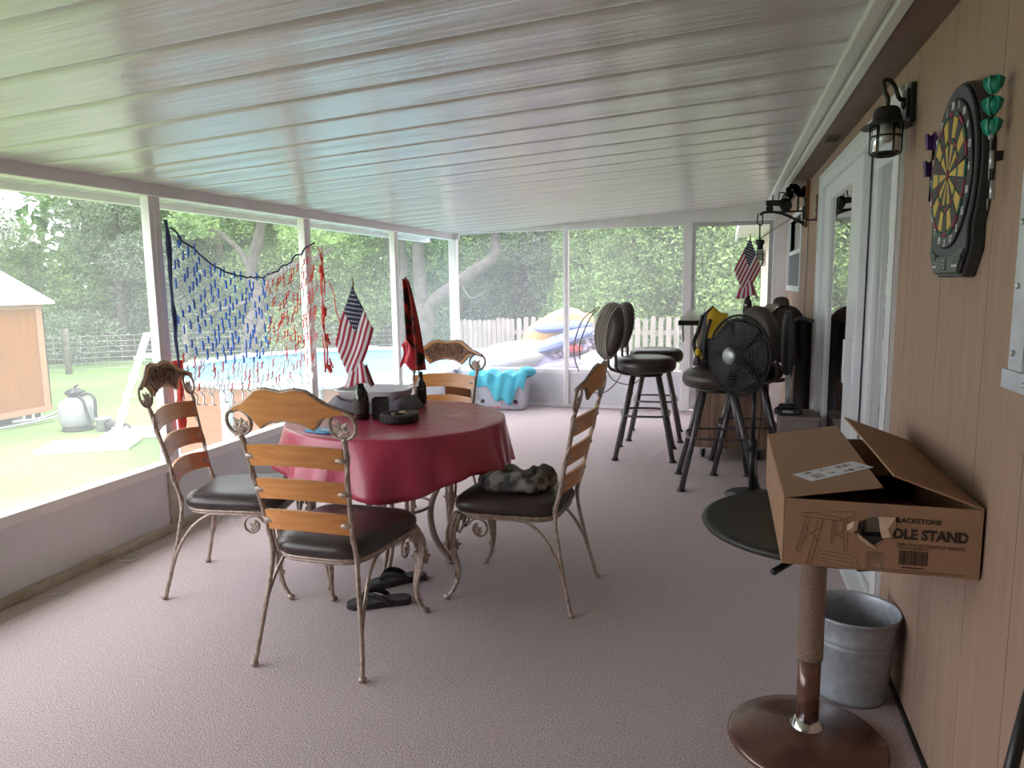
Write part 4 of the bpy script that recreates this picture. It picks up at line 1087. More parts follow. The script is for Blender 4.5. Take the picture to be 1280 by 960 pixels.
# ================================================================ ON THE HOUSE WALL
# lantern near the dartboard
def lantern():
    r = bpy.data.objects.new('wall_lantern', None); C.objects.link(r); r.matrix_world = WALL(XR, 2.87, 2.005) @ MX.Scale(.77, 4)
    tag(r, 'black caged wall lantern on a gooseneck arm above the sliding door', 'lantern')
    b = MB(); b.prism([(-.055, -.075), (-.045, -.085), (.045, -.085), (.055, -.075), (.055, .075), (.045, .085), (-.045, .085), (-.055, .075)], 0, .022); b.prism([(-.04, -.06), (.04, -.06), (.04, .06), (-.04, .06)], .022, .036)
    b.ball((0, 0, .038), (.022, .022, .014), 12, 6); b.ball((-.03, -.045, .037), .007, 8, 5); b.build('backplate', M['black'], r, bevel=.003)
    cx, cz_ = .045, .112                       # lamp axis, towards the house corner and out from the wall
    b = MB(); b.tube(cr([(0, .02, .03), (.012, .025, .06), (.03, .075, .085), (.045, .10, .112), (.05, .09, .135), (cx, .05, .125), (cx, .02, cz_), (cx, -.01, cz_)], 6), .0095, 10); b.build('arm', M['black'], r)
    T = basis((cx, 0, cz_), (1, 0, 0), (0, 0, 1), (0, 1, 0)) 
    T = TR((cx, 0, cz_), -PI / 2)
    def L_(b): return b
    D = -.015
    b = MB(); b.lathe([(.01, D), (.040, D), (.052, D - .012), (.056, D - .028), (.058, D - .055), (.075, D - .068), (.103, D - .082), (.105, D - .088), (.075, D - .078), (.05, D - .064), (.01, D - .05)], 36, T=T); b.build('lamp_shade', M['black'], r)
    b = MB(); b.shell([(.055, D - .07), (.057, D - .10), (.055, D - .185), (.050, D - .195), (.02, D - .197)], 32, T=T); b.build('glass_globe', M['lglass'], r)
    b = MB(); b.lathe([(.005, D - .06), (.024, D - .06), (.026, D - .14), (.020, D - .15), (.005, D - .152)], 20, T=T); b.build('bulb', M['white2'], r)
    b = MB()
    for zz in (D - .125, D - .198): b.tube([(.062 * cos(2 * PI * i / 32), .062 * sin(2 * PI * i / 32), zz) for i in range(32)], .0038, 6, True, T=T)
    b.tube([(.040 * cos(2 * PI * i / 32), .040 * sin(2 * PI * i / 32), D - .208) for i in range(32)], .0035, 6, True, T=T)
    for k in range(6):
        a = k * PI / 3 + .3; b.tube([(.064 * cos(a), .064 * sin(a), D - .07), (.064 * cos(a), .064 * sin(a), D - .19), (.058 * cos(a), .058 * sin(a), D - .200), (.040 * cos(a), .040 * sin(a), D - .208)], .0036, 6, T=T)
    b.build('cage', M['black'], r)
    b = MB(); b.lathe([(.02, D - .205), (.048, D - .203), (.05, D - .192), (.02, D - .19)], 28, T=T); b.build('lamp_base', M['black'], r)
lantern()

# dartboard
def dartboard():
    r = bpy.data.objects.new('dartboard', None); C.objects.link(r); r.matrix_world = WALL(XR, 2.20, 1.682) @ MX.Diagonal((.94, .98, 1, 1))
    tag(r, 'electronic dartboard with yellow and black scoring wedges on the tan wall', 'dartboard')
    R_ = .212; out = []
    for k in range(33):
        a = -.62 + (PI + 1.24) * k / 32; out.append((R_ * 1.02 * cos(a), R_ * 1.10 * sin(a)))
    out += [(-.178, -.20), (-.120, -.268), (.120, -.268), (.178, -.20)]
    b = MB(); b.prism(out, .0, .030); b.prism([(x * .97, y * .97) for x, y in out], .030, .040); b.build('housing', M['charcoal'], r, bevel=.004)
    b = MB(); b.lathe([(.01, .040), (.192, .040), (.192, .044), (.185, .046), (.01, .046)], 60); b.build('number_ring', M['black'], r)
    cols = [M['blackp'], M['dyel'], M['dred'], M['dgrn']]
    b = MB()
    def seg(r0, r1, a0, a1, mi, z=.0495):
        n = 4; pts = [(r0 * cos(a0 + (a1 - a0) * i / n), r0 * sin(a0 + (a1 - a0) * i / n)) for i in range(n + 1)] + [(r1 * cos(a1 - (a1 - a0) * i / n), r1 * sin(a1 - (a1 - a0) * i / n)) for i in range(n + 1)]
        b.prism(pts, .046, z, mi)
    for k in range(20):
        ac = PI / 2 - k * PI / 10; g = .018; a0, a1 = ac - PI / 20 + g, ac + PI / 20 - g; odd = k % 2
        seg(.016, .080, a0 + .0, a1, 1 if odd else 0); seg(.083, .094, a0, a1, 3 if odd else 2); seg(.097, .148, a0, a1, 1 if odd else 0); seg(.151, .162, a0, a1, 3 if odd else 2)
    b.build('scoring_wedges', cols, r)
    b = MB(); b.lathe([(.002, .046), (.012, .046), (.012, .051), (.002, .051)], 20); b.build('bullseye', M['dred'], r)
    b = MB()
    for k, nn in enumerate((20, 1, 18, 4, 13, 6, 10, 15, 2, 17, 3, 19, 7, 16, 8, 11, 14, 9, 12, 5)):
        a = PI / 2 - k * PI / 10; text_into(b, str(nn), .026, TR((.1775 * cos(a), .1775 * sin(a), .0466)), bold=.0006, extrude=.0004)
    b.build('numerals', M['numw'], r)
    b = MB(); b.prism([(-.165, -.196), (-.14, -.196), (-.075, -.212), (.075, -.212), (.14, -.196), (.165, -.196), (.112, -.256), (-.112, -.256)], .040, .044); pn = b.build('control_panel', M['dgrey'], r, bevel=.002)
    b = MB(); b.box(-.02, .022, -.25, -.218, .044, .046); b.box(-.135, -.085, -.222, -.207, .044, .046); b.box(.06, .13, -.238, -.224, .044, .046, T=TR((0, 0, 0), 0, 0, .1)); b.build('display', M['black'], pn)
    b = MB()
    for x0 in (-.11, -.098, -.086, .075, .088, .10, .112): b.box(x0, x0 + .008, -.242, -.236, .044, .0455)
    for (x, y) in ((.0, -.225), (-.005, -.235), (.008, -.243)): b.box(x - .004, x + .004, y, y + .003, .046, .0468)
    b.build('panel_print', M['numw'], pn)
dartboard()
def dart(name, label, x, y, z, m, rot=0):
    r = bpy.data.objects.new(name, None); C.objects.link(r); r.matrix_world = WALL(XR, x, z) @ TR((0, 0, 0), 0, 0, rot); tag(r, label, 'dart')
    return r
# darts hang flights up in holders on both sides of the board
hl = bpy.data.objects.new('dart_holder', None); C.objects.link(hl); hl.matrix_world = WALL(XR, 1.965, 1.69) @ MX.Scale(.42, 4); tag(hl, 'black dart holder on the right side of the dartboard', 'holder')
b = MB(); b.prism([(-.02, -.02), (.03, -.02), (.03, .03), (-.02, .03)], 0, .045); b.build('holder_body', M['blackp'], hl, bevel=.003)
for i, (dy, dz, lab) in enumerate(((0, .088, 'teal flight dart at the top of the three right of the dartboard'), (.0, .042, 'teal flight dart in the middle of the three right of the dartboard'), (0, -.004, 'teal flight dart at the bottom of the three right of the dartboard'))):
    r = dart('dart', lab, 1.935 - .003 * i, 0, 1.752 + dz, 'teal', .06); r['group'] = 'teal darts right of the board'
    b = MB()
    for q in range(3):
        a = q * PI / 3 + .3; T = TR((0, 0, .035), 0, 0, 0) @ MX.Rotation(a, 4, 'Y')
        b.prism([(-.019, .0), (-.022, .016), (-.012, .023), (.012, .023), (.022, .016), (.019, .0), (.008, -.016), (-.008, -.016)], -.001, .001, T=T)
    b.ball((0, .004, .035), (.017, .017, .014), 12, 8); b.build('flight', M['teal'], r)
    b = MB(); b.tube([(0, -.02, .035 - .004 * i), (0, -.075 - .02 * i, .035 - .004 * i)], .004, 8); b.build('shaft', M['black'], r)
    b = MB(); b.tube([(0, -.075 - .02 * i, .035 - .004 * i), (0, -.115 - .02 * i, .035 - .004 * i)], .0055, 8); b.tube([(0, -.115 - .02 * i, .035), (0, -.14 - .02 * i, .035)], [.002, .0006], 6); b.build('barrel', M['alum'], r)
hl = bpy.data.objects.new('dart_holder', None); C.objects.link(hl); hl.matrix_world = WALL(XR, 2.43, 1.68) @ MX.Scale(.6, 4); tag(hl, 'black dart holder on the left side of the dartboard', 'holder')
b = MB(); b.prism([(-.02, -.02), (.02, -.02), (.02, .03), (-.02, .03)], 0, .045); b.build('holder_body', M['blackp'], hl, bevel=.003)
for i, (dz, lab) in enumerate(((.06, 'purple flight dart at the top of the two left of the dartboard'), (-.015, 'purple flight dart at the bottom of the two left of the dartboard'))):
    r = dart('dart', lab, 2.44 + .004 * i, 0, 1.745 + dz, 'purple', -.05); r['group'] = 'purple darts left of the board'
    b = MB()
    for q in range(3):
        a = q * PI / 3; T = TR((0, 0, .03)) @ MX.Rotation(a, 4, 'Y')
        b.prism([(-.020, -.02), (-.026, .026), (-.010, .018), (0, .032), (.010, .018), (.026, .026), (.020, -.02)], -.001, .001, T=T)
    b.build('flight', M['purple'], r)
    b = MB(); b.tube([(0, -.02, .03), (0, -.09, .03)], .004, 8); b.build('shaft', M['black'], r)

# bracket with the tractor silhouette, hanging lantern and its mount plank
r = thing('wall_bracket', 'black iron bracket with tractor and tree silhouettes on a reddish plank', 'bracket', (XR, 6.20, 1.93))
b = MB(); b.box(-.028, 0, -.065, .065, -.11, .285); b.box(-.032, 0, -.07, .07, .27, .30); b.build('mount_plank', M['plankred'], r, bevel=.004)
T = basis((0, 0, 0), (1, 0, 0), (0, 0, 1), (0, -1, 0))
b = MB(); b.tube(cr([(-.355, -.005, 0), (-.33, .012, 0), (-.26, .015, 0), (-.18, -.005, 0), (-.10, -.045, 0), (-.03, -.085, 0)], 6), .012, 6, T=T); b.box(-.34, -.028, -.006, .006, .005, .020); b.box(-.045, -.028, -.012, .012, -.10, .05); b.build('arm', M['black'], r)
b = MB()
th = .006
def disc(cx, cy, rr_, hole=0):
    b.prism([(cx + rr_ * cos(2 * PI * i / 20), cy + rr_ * sin(2 * PI * i / 20)) for i in range(20)], -th, th, T=T)
disc(-.165, .058, .045); disc(-.285, .042, .028)
b.prism([(-.315, .065), (-.19, .055), (-.19, .105), (-.315, .105)], -th, th, T=T); b.prism([(-.20, .085), (-.13, .09), (-.125, .115), (-.20, .115)], -th, th, T=T)
for p, q in (((-.265, .10), (-.265, .145)), ((-.225, .11), (-.215, .16)), ((-.215, .16), (-.175, .16)), ((-.175, .16), (-.17, .11)), ((-.195, .12), (-.178, .15)), ((-.145, .115), (-.135, .15))): b.tube([(p[0], p[1], 0), (q[0], q[1], 0)], .005, 5, T=T)
b.build('tractor_silhouette', M['black'], r)
b = MB(); b.prism([(-.085, .02), (-.07, .02), (-.070, .12), (-.085, .12)], -th, th, T=T)
rnd = random.Random(8)
for k in range(16):
    cx, cy = -.085 + rnd.uniform(-.075, .06), .165 + rnd.uniform(-.035, .045); disc(cx, cy, rnd.uniform(.016, .03))
b.build('tree_silhouette', M['black'], r)
r2 = thing('hanging_lantern', 'small caged lantern hanging from the tip of the tractor bracket', 'lantern', (.255, 6.20, 1.93))
b = MB(); b.tube(cr([(-.03, 0, .005), (-.034, 0, -.06), (-.012, 0, -.085), (.004, 0, -.07), (.004, 0, .0)], 5), .005, 6); b.tube([(-.014, 0, -.08), (-.012, 0, -.20)], .006, 6); b.build('hook', M['black'], r2)
T = TR((-.008, 0, -.195))
b = MB(); b.lathe([(.006, 0), (.03, -.005), (.036, -.02), (.03, -.035), (.022, -.05), (.026, -.075), (.006, -.08)], 20, T=T); b.build('cap', M['black'], r2)
b = MB(); b.shell([(.028, -.08), (.036, -.11), (.036, -.18), (.026, -.20)], 20, T=T); b.build('glass_globe', M['lglass'], r2)
b = MB(); b.lathe([(.004, -.08), (.018, -.085), (.018, -.15), (.004, -.155)], 14, T=T); b.build('bulb', M['white2'], r2)
b = MB()
for zz in (-.115, -.16, -.205): b.tube([(.041 * cos(2 * PI * i / 20), .041 * sin(2 * PI * i / 20), zz) for i in range(20)], .003, 5, True, T=T)
for k in range(6): b.tube([(.041 * cos(k * PI / 3), .041 * sin(k * PI / 3), -.08), (.041 * cos(k * PI / 3), .041 * sin(k * PI / 3), -.205)], .003, 5, T=T)
b.build('cage', M['black'], r2)
r3 = thing('lantern_cord', 'thin brown cord strung from the hanging lantern to the tractor bracket and down the wall', 'cord', (0, 0, 0))
b = MB(); b.tube(cr([(.252, 6.19, 1.745), (.33, 6.19, 1.80), (.42, 6.19, 1.855), (.50, 6.19, 1.895), (.572, 6.14, 1.86)], 5), .004, 6); b.tube(cr([(.588, 6.125, 1.86), (.590, 6.12, 1.6), (.589, 6.15, 1.2), (.589, 6.13, .9), (.588, 6.14, .75)], 6), .004, 6); b.build('cord_run', M['cord'], r3)
r4 = thing('plant_hook', 'small dark iron hook bracket on the wall between the tractor bracket and the door', 'hook', (XR, 5.62, 1.91))
b = MB(); b.box(-.010, 0, -.03, .03, -.09, .09); b.build('wall_plate', M['rust'], r4, bevel=.002)
b = MB(); b.tube(cr([(-.008, .0, -.075), (-.05, .0, -.08), (-.075, .0, -.06), (-.078, .0, .0), (-.08, 0, .06)], 5), .006, 6); b.ball((-.08, 0, .065), .012, 8, 5); b.build('hook_arm', M['black'], r4)
# outlet box below the cord
o = thing('outlet_box', 'small grey outlet box on the house wall beside the bar', 'outlet', (XR, 6.14, 1.10)); 
b = MB(); b.box(-.03, 0, -.04, .04, -.06, .06); b.build('box_body', M['alum'], o, bevel=.004)
b = MB(); b.box(-.034, -.03, -.032, .032, -.05, .05); b.build('cover_plate', M['vinyl'], o, bevel=.002)
# ================================================================ NET ON THE SCREEN
G = -.9
nt_ = thing('game_net', 'blue, white and red knotted net strung between the two nearest screen posts', 'net', (XL + .07, 0, 0))
def ytop(y): t = (y - 4.23) / .80; return 1.47 + .335 * abs(t) ** 1.9 if y < 4.23 else 1.47 + .29 * abs((y - 4.23) / .78) ** 1.6
def ybot(y): return .74 + .10 * ((y - 4.3) / .85) ** 2
nu, nv = 34, 18
rnd = random.Random(12)
gp = {}
for i in range(nu + 1):
    for j in range(nv + 1):
        y = 3.50 + 1.49 * i / nu; u = j / nv
        z = ytop(y) + (ybot(y) - ytop(y)) * u; off = (i / nu - .5)
        gp[i, j] = V((.012 * sin(i * 1.7 + j) + .02 * sin(u * 4), y + .014 * rnd.uniform(-1, 1), z + .012 * rnd.uniform(-1, 1)))
nets = {'b': MB(), 'w': MB(), 'r': MB()}
for i in range(nu + 1):
    for j in range(nv):
        for di in (-1, 1):
            if (i + j) % 2 == 0 and 0 <= i + di <= nu:
                u = j / nv; t = i / nu; p, q = gp[i, j], gp[i + di, j + 1]
                if t < .56: k = 'b' if u < .74 else ('r' if rnd.random() < .35 else 'w')
                else: k = 'w' if (j + (1 if t > .8 else 0)) % 3 == 0 else 'r'
                nets[k].tube([p, (p + q) / 2 + V((0, 0, -.004)), q], .0011, 3)
                if di == 1 or k != 'b':
                    if rnd.random() < (.85 if k == 'b' else .55):
                        c = (p + q) / 2 if k != 'b' else p; L_ = rnd.uniform(.020, .034) if k == 'b' else rnd.uniform(.020, .034); dy = rnd.uniform(-.006, .006) if k == 'b' else .012
                        nets[k].tube(cr([c + V((0, -dy, -L_)), c + V((.003, dy * .3, -L_ * .3)), c + V((.003, -dy * .2, L_ * .4)), c + V((0, dy, L_))], 2), .0064 if k == 'b' else .0048, 4)
for k, nm, m in (('b', 'blue_netting', 'netb'), ('w', 'white_netting', 'netw'), ('r', 'red_netting', 'netr')): nets[k].build(nm, M[m], nt_)
b = MB(); b.tube([gp[i, 0] + V((0, 0, .004)) for i in range(nu + 1)], .006, 6); b.build('top_rope', M['netd'], nt_)
b = MB()
for i in range(0, nu, 2):
    p = gp[i, nv]; b.tube(cr([p, p + V((0, .03, -.03)), p + V((.01, .01, -.07)), p + V((.0, .05, -.085))], 4), .005, 5)
b.build('fringe_loops', M['netw'], nt_)
b = MB(); rb = MB(); wb = MB()
for k in range(4):
    pts = [(rnd.uniform(-.035, -.012), 3.498 + rnd.uniform(-.010, .014), 1.80 - .14 * i) for i in range(7)]; b.tube(cr(pts, 4), .0055, 6)
for k in range(4):
    pts = [(rnd.uniform(-.035, -.012), 3.500 + rnd.uniform(-.018, .03), 1.0 - .09 * i) for i in range(6)]; rb.tube(cr(pts, 4), .012, 6)
b.build('navy_bundle', M['netd'], nt_); rb.build('red_bundle', M['netr'], nt_)
rb = MB()
for k in range(5):
    pts = [(rnd.uniform(-.02, .02), 5.09 + rnd.uniform(-.02, .025), 1.72 - .14 * i) for i in range(8)]; (rb if k % 2 == 0 else wb).tube(cr(pts, 4), .0045, 5)
for zc in (1.55, 1.25, 1.02, .82):
    for q in range(7):
        p = V((rnd.uniform(-.02, .02), 5.10 + rnd.uniform(-.02, .03), zc + rnd.uniform(-.03, .03))); rb.tube([p, p + V((.01, rnd.uniform(-.03, .04), -.06))], .008, 5)
for q in range(9):
    p = V((0, 5.12, 1.5 - q * .07)); wb.tube(cr([p, p + V((.01, .06, .03)), p + V((0, .12, .04))], 4), .005, 5)
rb.tube(cr([(0, 5.12, 1.45), (0, 5.20, 1.44), (0, 5.27, 1.36), (0, 5.29, 1.22), (0, 5.36, 1.08), (0, 5.26, .98)], 5), .004, 5)
rb.build('red_tassels', M['netr'], nt_); wb.build('white_tassels', M['netw'], nt_)
# tie thin loose white cord on the carpet by the left wall
for (loc, rz, lab) in (((-3.0, 2.52, .004), .4, 'thin clear cord loop on the carpet by the left wall, nearer the camera'), ((-3.01, 2.95, .004), .2, 'thin clear cord loop on the carpet by the left wall, nearer the chairs')):
    b = MB(); b.tube(cr([(-.08, -.02, 0), (-.02, -.03, .01), (.05, -.02, .004), (.06, .03, .003), (.01, .04, .006), (-.05, .02, .002), (-.11, .05, .001)], 6), .003, 5)
    o = b.build('loose_cord', M['tubp'], loc=loc); o.rotation_euler = (0, 0, rz); tag(o, lab, 'cord')

# ================================================================ GARDEN
b = MB(); b.grid(lambda u, v: (-60 + 90 * u, -25 + 100 * v, G + .0 + .9 * max(0, v - .42) * 2 * 0), 30, 30)
struct(b.build('ground', M['grass']))
# pool
o = thing('swimming_pool', 'round above-ground pool with orange plank wall and pale blue rails', 'pool', (-5.05, 9.15, G))
PR = 2.37; H_ = 1.25
b = MB(); b.shell([(PR, 0), (PR, H_ - .03)], 96); b.build('pool_wall', M['poolwall'], o)
b = MB(); b.shell([(PR - .012, .02), (PR - .012, H_ - .03)], 96); b.build('pool_liner', M['liner'], o)
b = MB(); b.lathe([(.01, H_ - .17), (PR - .014, H_ - .17), (PR - .014, H_ - .175), (.01, H_ - .3)], 96); b.build('pool_water', M['poolw'], o)
b = MB(); prof = [(PR - .10, H_ - .04), (PR + .06, H_ - .04), (PR + .06, H_), (PR - .02, H_ + .012), (PR - .10, H_), (PR - .10, H_ - .04)]; b.shell(prof, 96)
b.shell([(PR + .03, .0), (PR + .03, .05), (PR - .005, .05)], 96); b.build('top_rail', M['poolr'], o)
for k in range(14):
    a = k * 2 * PI / 14 + .12; T = TR((0, 0, 0), 0, 0, a)
    b = MB(); b.prism([(PR - .0, -.075), (PR + .05, -.055), (PR + .05, .055), (PR - .0, .075)], 0, H_ - .02, 0, T); up = b.build('upright', M['poolr'], o, bevel=.006)
    b = MB(); b.prism([(PR - .11, -.085), (PR + .075, -.085), (PR + .075, .085), (PR - .11, .085)], H_ - .045, H_ + .022, 0, T); b.build('rail_cap', M['poolr'], up, bevel=.01)
# A-frame pool ladder with its white pads
def ladder():
    o = thing('pool_ladder', 'tall white A-frame pool ladder beside the pool, seen behind the nearest post', 'ladder', (-8.41, 9.12, G), -.78)
    for s in (-1, 1):
        b = MB(); b.tube([(s * .30, -.62, 0), (s * .24, -.05, 1.62), (s * .24, .05, 1.62), (s * .30, .62, 0)], .038, 8); b.build('side_rail', M['white2'], o)
    for sg in (-1, 1):
        for k in range(5):
            z = .18 + .27 * k; y = sg * (.62 - .57 * z / 1.62); w = .30 - .06 * z / 1.62
            b = MB(); b.box(-w, w, y - .07, y + .07, z - .018, z + .018); b.build('step', M['white2'], o, bevel=.006)
    b = MB(); b.box(-.26, .26, -.10, .10, 1.28, 1.32); b.build('platform', M['white2'], o, bevel=.006)
ladder()
for (x, y, w, d_, rz, lab) in ((-8.95, 8.35, .62, .36, .50, 'white plastic pad on the lawn at the foot of the pool ladder, nearer the camera'), (-8.95, 9.35, .50, .40, .5, 'white plastic pad on the lawn between the sand filter and the ladder')):
    b = MB(); b.box(-w, w, -d_, d_, 0, .07); c = b.build('ladder_pad', M['white2'], loc=(x, y, G), bevel=.02); c.rotation_euler = (0, 0, rz); tag(c, lab, 'pad')
# sand filter and pump
o = thing('sand_filter', 'grey sand filter tank with black valve head and hose near the shed corner', 'filter', (-10.3, 9.42, G))
b = MB(); b.lathe([(.02, .06), (.20, .06), (.255, .11), (.275, .20), (.275, .38), (.25, .47), (.17, .535), (.09, .56), (.02, .565)], 36); b.build('tank', M['tank'], o)
b = MB(); b.lathe([(.02, 0), (.24, 0), (.235, .05), (.20, .075), (.02, .08)], 32); b.build('tank_base', M['blackp'], o)
b = MB(); b.lathe([(.02, .555), (.10, .56), (.12, .58), (.12, .62), (.15, .63), (.15, .65), (.09, .665), (.07, .70), (.02, .71)], 24); b.tube([(-.19, 0, .60), (.19, 0, .60)], .030, 8); b.tube([(.0, 0, .72), (.13, -.05, .76)], .016, 8); b.ball((.0, -.12, .67), .03, 10, 6); b.build('valve_head', M['blackp'], o)
b = MB(); b.tube(cr([(.18, 0, .60), (.30, -.02, .62), (.40, -.02, .56), (.42, -.02, .42), (.39, -.0, .25), (.44, 0, .12)], 6), .024, 8); b.tube(cr([(.12, -.05, .58), (.24, -.08, .50), (.30, -.08, .30), (.36, -.06, .10), (.55, -.04, .06)], 6), .022, 8); b.build('hose', M['blackp'], o)
o = thing('pool_pump', 'small grey pool pump beside the sand filter tank', 'pump', (-9.80, 9.45, G))
b = MB(); b.lathe([(.02, 0), (.11, 0), (.11, .18), (.13, .19), (.13, .22), (.02, .23)], 20); b.build('strainer_pot', M['tank'], o)
b = MB(); b.lathe([(.01, 0), (.08, .005), (.085, .05), (.085, .25), (.07, .29), (.01, .30)], 20, T=TR((.08, 0, .10), 0, PI / 2, 0)); b.box(.10, .36, -.08, .08, 0, .03); b.tube(cr([(.38, 0, .1), (.50, -.02, .13), (.58, -.02, .04)], 5), .02, 6); b.build('motor', M['blackp'], o)
# shed
o = thing('garden_shed', 'orange board shed with a white metal roof at the left edge of the yard', 'shed', (-11.75, 10.2, 0))
b = MB(); b.box(-2.6, 0, -5.2, 0, -.72, 1.17)
vs = [(-2.6, 0, 1.17), (0, 0, 1.17), (-1.3, 0, 1.80), (-2.6, -.05, 1.17), (0, -.05, 1.17), (-1.3, -.05, 1.80)]; b.add(vs, [(0, 1, 2), (3, 5, 4), (0, 2, 5, 3), (1, 4, 5, 2)], 0, False)
b.build('shed_wall', M['shedw'], o)
b = MB()
for y in (-.06, -1.6, -3.2): b.box(-.0, .022, y - .06, y + .06 if y < -.1 else .022, -.74, 1.17)
b.box(-.10, .022, .0, .022, -.74, 1.17); b.box(.0, .03, -5.2, .02, 1.08, 1.17); b.box(0, .025, -5.2, .02, -.76, -.66); b.build('corner_trim', M['shedt'], o)
b = MB()
for s in (-1, 1):
    vs = []
    for dz in (0, .04):
        for (x, y) in ((-1.3, -5.4), (-1.3, .14), (-1.3 + s * 1.48, .14), (-1.3 + s * 1.48, -5.4)):
            vs.append((x, y, (1.87 if x == -1.3 else 1.165) + dz))
    b.add(vs, [(3, 2, 1, 0), (4, 5, 6, 7), (0, 1, 5, 4), (1, 2, 6, 5), (2, 3, 7, 6), (3, 0, 4, 7)], 0, False)
b.build('shed_roof', M['roof'], o)
b = MB(); b.box(.0, .03, -1.55, -.98, -.02, .80); w_ = b.build('shed_window', M['white2'], o)
b = MB(); b.box(.03, .034, -1.49, -1.04, .04, .74); b.build('pane', M['navyt'], w_)
for (y, lab) in ((-.35, 'grey concrete block under the near right corner of the orange shed'), (-1.9, 'grey concrete block under the middle of the orange shed')):
    b = MB(); b.box(-.10, .10, -.20, .20, 0, .18)
    for s in (-.09, .09): b.box(.10, .102, s - .06, s + .06, .03, .15, 1)
    c = b.build('concrete_block', [M['conc'], M['dark']], loc=(-11.86, 10.2 + y, G), bevel=.006); tag(c, lab, 'block')
b = MB(); b.tube(cr([(-11.45, 9.2, -.78), (-11.4, 9.7, -.80), (-11.35, 10.1, -.72), (-11.0, 10.3, -.66), (-10.8, 10.0, -.8), (-10.6, 9.5, -.86)], 6), .025, 6)
b.tube(cr([(-11.45, 8.8, -.84), (-11.4, 9.5, -.84), (-11.2, 10.2, -.80), (-10.9, 10.4, -.86)], 6), .02, 6); c = b.build('garden_hose', M['tank']); tag(c, 'pale grey hose running along the foot of the orange shed', 'hose')
# wire fence at the wood's edge
o = thing('wire_fence', 'wire field fence with wooden posts at the edge of the wood', 'fence', (0, 0, G))
pts = [(-24, 10), (-17.3, 15.66), (-16.6, 17.3), (-18.3, 18.1), (-14.8, 20.6), (-12, 22.8)]
pts = [(-25, 9.5), (-20.8, 13.0), (-17.3, 15.7), (-15.0, 17.6), (-12.2, 19.9), (-9.5, 22)]
for (x, y) in pts:
    b = MB(); b.lathe([(.01, 0), (.085, 0), (.08, 1.2), (.07, 1.24), (.01, 1.25)], 10, T=TR((x, y, 0))); b.build('post', M['barkd'], o)
b = MB()
for (p, q) in zip(pts[:-1], pts[1:]):
    for k in range(7): b.tube([(p[0], p[1], .12 + .15 * k), (q[0], q[1], .12 + .15 * k)], .006, 4)
    L_ = math.hypot(q[0] - p[0], q[1] - p[1]); n = int(L_ / .3)
    for k in range(n): t = k / n; x, y = p[0] + (q[0] - p[0]) * t, p[1] + (q[1] - p[1]) * t; b.tube([(x, y, .1), (x, y, 1.03)], .004, 4)
b.build('wire_netting', M['wire'], o)
# picket fence behind the floats
o = thing('picket_fence', 'whitewashed picket fence behind the heap of pool floats', 'fence', (0, 0, G))
def picket(x, y, rz, h):
    b = MB(); T = TR((x, y, 0), 0, 0, rz); b.prism([(-.05, .05), (.05, .05), (.05, h - .04), (.025, h), (-.025, h), (-.05, h - .04)], -.010, .010, T=T @ basis((0, 0, 0), (1, 0, 0), (0, 0, 1), (0, -1, 0)))
    b.build('picket', M['fencew'], o)
rnd = random.Random(21)
A0, A1, A2 = (-5.15, 13.6), (-4.30, 14.7), (.6, 14.9)
for (p, q, sp) in ((A0, A1, .115), (A1, A2, .152)):
    L_ = math.hypot(q[0] - p[0], q[1] - p[1]); n = int(L_ / sp); rz = math.atan2(q[1] - p[1], q[0] - p[0])
    for k in range(n):
        t = k / n
        picket(p[0] + (q[0] - p[0]) * t, p[1] + (q[1] - p[1]) * t, rz + rnd.uniform(-.03, .03), 1.60 + rnd.uniform(-.03, .03))
b = MB()
for (p, q) in ((A0, A1), (A1, A2)):
    rz = math.atan2(q[1] - p[1], q[0] - p[0]); L_ = math.hypot(q[0] - p[0], q[1] - p[1])
    for z in (.35, 1.25): b.box(0, L_, .012, .05, z, z + .09, T=TR((p[0], p[1], 0), 0, 0, rz))
b.build('rail', M['fencew'], o)
# low deck with the heap of pool floats
o = thing('wooden_deck', 'weathered low wooden deck outside the back screen wall', 'deck', (-1.6, 9.9, 0))
b = MB(); b.box(-2.2, 2.0, -1.55, 1.3, -.88, -.10)
for k in range(19): b.box(-2.2, 2.0, -1.55 + k * .15, -1.41 + k * .15, -.10, -.075)
b.build('deck_boards', M['deckw'], o)
def heap(name, label, cat='float'): return thing(name, label, cat, (0, 0, 0), 0, 'heap of pool floats')
def pillow(b, c, r, T=None, e=.6):
    vs = []; n, m = 28, 12; fs = []
    for j in range(m + 1):
        p = -PI / 2 + PI * j / m
        for i in range(n):
            a = 2 * PI * i / n
            f = lambda v, k: math.copysign(abs(v) ** k, v)
            vs.append((c[0] + r[0] * f(cos(p), .7) * f(cos(a), e), c[1] + r[1] * f(cos(p), .7) * f(sin(a), e), c[2] + r[2] * f(sin(p), .9) * (1 + .05 * sin(7 * a))))
    for j in range(m):
        for i in range(n): fs.append((j * n + i, j * n + (i + 1) % n, (j + 1) * n + (i + 1) % n, (j + 1) * n + i))
    b.add(vs, fs, 0, True, T)
def floaty(label, c, r, rot, m, e=.6, seams=0):
    o = heap('pool_float', label); o.location = c; o.rotation_euler = rot
    b = MB(); pillow(b, (0, 0, 0), r, None, e); b.build('float_body', M[m], o)
    b = MB(); b.tube([(r[0] * .97 * math.copysign(abs(cos(2 * PI * i / 40)) ** e, cos(2 * PI * i / 40)), r[1] * .97 * math.copysign(abs(sin(2 * PI * i / 40)) ** e, sin(2 * PI * i / 40)), 0) for i in range(40)], r[2] * .30, 6, True); b.build('rim_seam', M[m], o)
    b = MB(); b.lathe([(.004, 0), (.016, 0), (.012, .02), (.004, .022)], 10, T=TR((r[0] * .4, -r[1] * .3, r[2] * .86))); b.build('air_valve', M['white2'], o)
    return o
